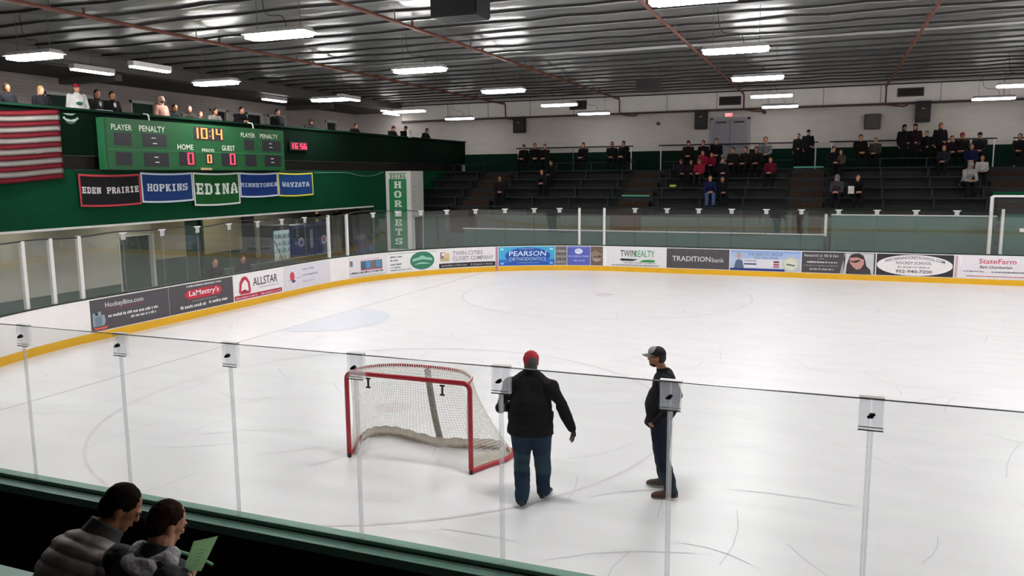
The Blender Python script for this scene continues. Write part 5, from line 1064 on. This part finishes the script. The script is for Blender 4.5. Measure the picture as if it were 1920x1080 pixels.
def cloth_mat(h):
    if h not in CLO: CLO[h] = mat('fabric_' + h, H(h), .88, spec=.15, var=.18, vscale=6)
    return CLO[h]
def spectator(label, kind, x, y, z, rz, sc_, jk, tr, head, hc, skin=None, group=None):
    F = PROTO[kind]; t = thing('person', label, 'person', (x, y, z), rz, group); t.scale = (sc_,) * 3
    def part(nm, key, m):
        o = bpy.data.objects.new(nm, F[key]); COL.objects.link(o); o.parent = t; o.material_slots[0].link = 'OBJECT'; o.material_slots[0].material = m
    part('body', 'body', skin or SKIN); part('jacket', 'jacket', cloth_mat(jk)); part('trousers', 'trousers', cloth_mat(tr)); part('shoe', 'shoeL', cloth_mat('1a1a1c')); part('shoe', 'shoeR', cloth_mat('1a1a1c'))
    if head != 'none': part({'hair': 'hair', 'long_hair': 'hair', 'cap': 'cap', 'hood': 'hood'}[head], head, cloth_mat(hc))
    if head == 'cap': part('hair', 'hair', cloth_mat('17110e'))
    return t
BLK = '121215'; NV = '14172a'; GR = 'crowd in the far stands'
FAR = [  # label, pose, row, x, scale, jacket, trousers, head, colour
 ('person in black sitting under the left end of the handrail', 'sit', 5, 1.37, 1.06, BLK, BLK, 'hair', '15100e'),
 ('dark seated person whose head tops the leftmost handrail', 'sit', 5, 1.95, 1.12, BLK, BLK, 'hair', '1d1612'),
 ('seated person in dark brown jacket, third in the left top row group', 'sit', 5, 2.5, 1.06, '1c1716', BLK, 'hair', '15100e'),
 ('lone dark figure sitting by the middle of the leftmost handrail', 'sit', 5, 4.54, 1.10, BLK, BLK, 'hair', '0f0c0b'),
 ('broad dark seated person near the right end of the leftmost handrail', 'sit', 5, 5.98, 1.10, '141213', BLK, 'hair', '1d1612'),
 ('dark seated person with tilted head at the right end of the leftmost handrail', 'sitlean', 5, 6.7, 1.16, BLK, BLK, 'hair', '0f0c0b'),
 ('person in black sitting mid row with pale shoes in the left block', 'sit', 3, 3.48, 1.0, BLK, BLK, 'hair', '2b211c'),
 ('person in black leaning forward low in the left block', 'sitlean', 2, 3.33, 1.0, '18181a', BLK, 'hair', '2b211c'),
 ('person in dark purple-grey coat at the aisle of the narrow left block', 'sit', 1, 1.49, 1.08, '1c161a', BLK, 'hair', '4a3c36'),
 ('person in brown-black coat left of the tall speaker, top row', 'sit', 5, 9.68, 1.06, '1e1a15', BLK, 'long_hair', '15100e'),
 ('person in dark brown sitting just under the tall speaker', 'sit', 5, 10.4, 1.06, '1a1512', BLK, 'hair', '17100d'),
 ('broad person in black sitting before the left pale door', 'sit', 5, 10.98, 1.14, BLK, BLK, 'hair', '0d0b0a'),
 ('person in brown jacket sitting before the right pale door', 'sit', 4, 11.87, 1.08, '1f1915', BLK, 'hair', '1a1310'),
 ('person in dark olive coat right of the pale doors', 'sit', 4, 12.42, 1.10, '1c1a14', BLK, 'hair', '3a1c18'),
 ('person in dark brown coat leaning beside the grey shirt', 'sitlean', 4, 12.89, 1.14, '1a1714', BLK, 'hair', '17110e'),
 ('person in grey patterned shirt rising above the handrail', 'sit', 5, 13.17, 1.16, '6e6a6c', BLK, 'hair', '2a1d15'),
 ('person in bright red jacket under the left pale door', 'sit', 4, 10.5, .96, '8c1830', BLK, 'hair', '4a2c22'),
 ('child in crimson jacket tucked beside the bright red jacket', 'sit', 4, 10.9, .84, '75122a', BLK, 'hair', '7a2032'),
 ('person in pink cap and dark coat at the aisle of the middle block', 'sit', 3, 9.64, .98, '1a1620', BLK, 'cap', '9c3e52'),
 ('small person with pale face next to the red plaid jacket', 'sit', 3, 10.1, .92, '1d1416', BLK, 'hair', '5a2f2a'),
 ('person in red plaid jacket with grey knit hat', 'sit', 3, 10.5, .98, '851a30', '1c1c20', 'cap', '8a8284'),
 ('person in dark red jacket alone at the right of the middle block', 'sit', 3, 13.56, 1.0, '5c1024', BLK, 'hair', '2a1d15'),
 ('person in black with crossed arms low behind the red jackets', 'sit', 3, 11.5, 1.0, '131318', BLK, 'hair', '241a16'),
 ('person in navy jacket and faded blue jeans near the front', 'sitlean', 1, 11.19, 1.08, '161a3e', '47577c', 'hair', '241a16'),
 ('person in black right beside the navy jacket near the front', 'sit', 1, 11.72, .96, '0f0f14', BLK, 'hair', '6b5a4e'),
 ('person in black standing at the top of the third aisle, left one', 'stand', 5, 14.56, .90, BLK, BLK, 'hair', '241a16'),
 ('person in black standing in a peaked cap by the third aisle', 'stand', 5, 14.98, .99, '141214', BLK, 'cap', '121214'),
 ('person in dark coat right of the third aisle below the handrail', 'sit', 4, 16.05, 1.04, '15151a', BLK, 'hair', '1d1612'),
 ('small child in brown-grey top right of the third aisle', 'sit', 4, 16.4, .86, '4c3c38', BLK, 'hair', '6b4a3c'),
 ('broad person in dark olive under the square speaker', 'sit', 5, 17.15, 1.16, '17150f', BLK, 'hair', '120d0b'),
 ('person in grey mottled sweater beside the dark olive coat', 'sit', 5, 17.78, 1.0, '3c3834', BLK, 'hair', '7a6a54'),
 ('long-haired person in black standing left under the high right speaker', 'stand', 5, 18.91, 1.05, '15121a', BLK, 'long_hair', '15100e'),
 ('person in dark maroon standing directly under the high right speaker', 'stand', 5, 19.34, 1.06, '24141a', BLK, 'long_hair', '1a1210'),
 ('short person in black standing between the maroon and blond figures', 'stand', 5, 19.8, .88, BLK, BLK, 'hair', '0d0b0a'),
 ('blond person in black coat standing above the right block', 'stand', 5, 20.32, 1.07, '16131a', BLK, 'long_hair', '8a6a44'),
 ('person in dark maroon sitting right of the blond standing figure', 'sit', 5, 20.7, 1.0, '241318', BLK, 'hair', '1d1612'),
 ('person in dark coat and red cap in the right block', 'sit', 5, 21.1, 1.14, '1a1413', BLK, 'cap', 'a8303c'),
 ('person in dark coat and black cap at the handrail end', 'sit', 5, 21.75, 1.14, '1c1c1e', BLK, 'cap', '121214'),
 ('pink-faced person in charcoal below the maroon coat', 'sit', 4, 20.35, 1.0, '23222a', BLK, 'hair', '7a3a44'),
 ('person in navy jacket in the right block below the red cap', 'sit', 4, 21.35, 1.04, '15193c', BLK, 'hair', '2a1d15'),
 ('person in white and grey patterned hoodie low in the right block', 'sitlean', 2, 20.96, 1.12, '8f8c8c', '141416', 'hood', '8b8688'),
 ('blond child in white top by the right-hand aisle', 'sit', 3, 21.62, .90, 'a9a5a2', '141416', 'hair', 'a07850'),
 ('person in checked dark hoodie with grey hood right of the third aisle', 'sitlean', 1, 16.32, 1.06, '3c3a3f', '141416', 'hood', '77747c'),
 ('person in black holding a white page beside the checked hoodie', 'sitlean', 1, 16.95, 1.06, '121215', '141416', 'hair', '4a2c22'),
 ('person in black sitting at the extreme right edge of the stands', 'sit', 5, 23.2, 1.03, BLK, BLK, 'hair', '15100e'),
]
rr = random.Random(11)
for lb, kd, row, x, s_, jk, tr, hd, hc in FAR:
    y = ty(row) + (.56 if kd != 'stand' else .85); z = tread(row) + (.43 if kd != 'stand' else .0)
    if kd == 'stand' and row == 5: y = 34.35
    spectator(lb, kd, x, y, z, PI + rr.uniform(-.35, .35), s_, jk, tr, hd, hc, SKIN if rr.random() < .7 else SKIN2, GR)
BALP = [
 ('person with reddish face in black at the left edge of the balcony', 'stand', 9.5, -3.35, .90, '15151a', 'hair', '4a2f24'),
 ('blond person in black on the balcony above the flag', 'stand', 10.45, -3.35, .92, '131318', 'long_hair', '8a6a4a'),
 ('person in red cap and white jersey with green print on the balcony', 'stand', 11.56, -3.38, 1.02, 'b9b8b4', 'cap', 'c93a48'),
 ('person in black jacket and white shirt leaning above the scoreboard left end', 'stand', 12.75, -3.4, .96, '151216', 'hair', '120d0b'),
 ('dark-haired person standing further back behind the white shirt', 'stand', 13.3, -4.6, 1.05, '2b2a28', 'hair', '1a1a18'),
 ('person in pale pink hooded top looking through dark binoculars', 'stand', 14.6, -3.4, .97, 'c08f80', 'hood', 'c79a88'),
 ('person in dark jacket right of the pink hooded figure', 'lean', 15.15, -3.66, .93, '1b1b1d', 'hair', '15100e'),
 ('person in grey coat with brown hair above the orange clock digits', 'lean', 15.85, -3.66, .93, '2a2724', 'hair', '4a2f24'),
 ('child peering low over the balcony edge above the scoreboard', 'stand', 16.25, -3.4, .78, '3a2f2c', 'hair', '5a3a2c'),
 ('person in grey sweater with black hair above the scoreboard', 'lean', 17.05, -3.66, .93, '6a6660', 'hair', '120d0b'),
 ('person in black leaning above the right PLAYER column', 'lean', 18.3, -3.66, 1.02, '131318', 'hair', '15100e'),
 ('person in black crew top above the right end of the scoreboard', 'stand', 20.25, -3.4, .98, '121216', 'hair', '2a1d15'),
 ('person in dark hat low on the balcony above the red clock', 'lean', 22.5, -3.66, .92, '161618', 'cap', '1a1a1c'),
 ('person in dark coat on the mid balcony, reddish face', 'lean', 25.7, -3.66, .92, '1e1516', 'hair', '3a2622'),
 ('person with red cap on the far balcony beside a white page', 'lean', 28.95, -3.66, .96, '161214', 'cap', '7a2a30'),
 ('person in black with grey cap on the far balcony', 'lean', 30.2, -3.66, 1.0, '131216', 'cap', '4a4a52'),
 ('lone dim figure at the far end of the balcony', 'lean', 32.3, -3.66, 1.0, '1a1a1e', 'hair', '2a2622'),
]
for i, (lb, kd, y, x, s_, jk, hd, hc) in enumerate(BALP):
    o = spectator(lb, kd, x, y, 4.6, -PI / 2 - rr.uniform(.0, .5), s_, jk, BLK, hd, hc, SKIN if i % 3 else SKIN2, 'crowd on the balcony')
    if 'white jersey' in lb:
        bm = bmesh.new(); ell(bm, V3(0, .155, 1.24), (.085, .012, .045)); obj('jersey_print', bm, cloth_mat('2c5a40'), o, local=True)
    if 'white shirt' in lb: bm = bmesh.new(); ell(bm, V3(0, .12, 1.36), (.045, .03, .085)); obj('shirt_front', bm, cloth_mat('c0bcb8'), o, local=True)
t = thing('binoculars', 'dark binoculars held by the pink hooded person', 'binoculars', (-3.22, 14.52, 6.12)); 
for s_ in (-.03, .03): obj('barrel', tube(bmesh.new(), [(-3.28, 14.5 + s_, 6.15), (-3.12, 14.47 + s_, 6.14)], .028, 10), M_BLACK, t)
tagp(obj('paper_page', B((-3.0, 29.45, 5.65), (-2.9, 29.72, 6.02)), cloth_mat('c9c9c6')), 'white page held over the far balcony edge', 'paper')
t = thing('paper_page', 'white page held by the person in black beside the checked hoodie', 'paper', (16.8, 29.5, 2.9)); o = B((16.68, 29.62, 2.98), (16.9, 29.64, 3.28)); obj('sheet', o, cloth_mat('c4c4c2'), t)
t = thing('notice_sheet', 'white programme lying on the parapet beside the red cap', 'paper', (-3.0, 12.0, 5.7)); obj('sheet', B((-3.2, 11.8, 5.70), (-2.9, 12.3, 5.712)), cloth_mat('d8d8d8'), t)
tagp(obj('yellow_pouch', bev(B((9.35, 30.9, 3.25), (9.65, 31.05, 3.34)), .03), cloth_mat('b6c24a')), 'small yellow-green pouch on a bench under the pink cap', 'pouch')
# two people on the bench behind the end boards
for lb, y, s_, z in (('player helper in black seated behind the lettered dark board, turned sideways', 14.35, 1.14, .42), ('person in black with folded hands behind the red arch advert', 15.75, 1.04, .40)):
    spectator(lb, 'sitlean' if y < 15 else 'sit', -1.6, y, z, -PI / 2 - .5, s_, '101013', BLK, 'hair', '1d1410', SKIN, 'people behind the end boards')

bpy.data.scenes.remove(WORK)
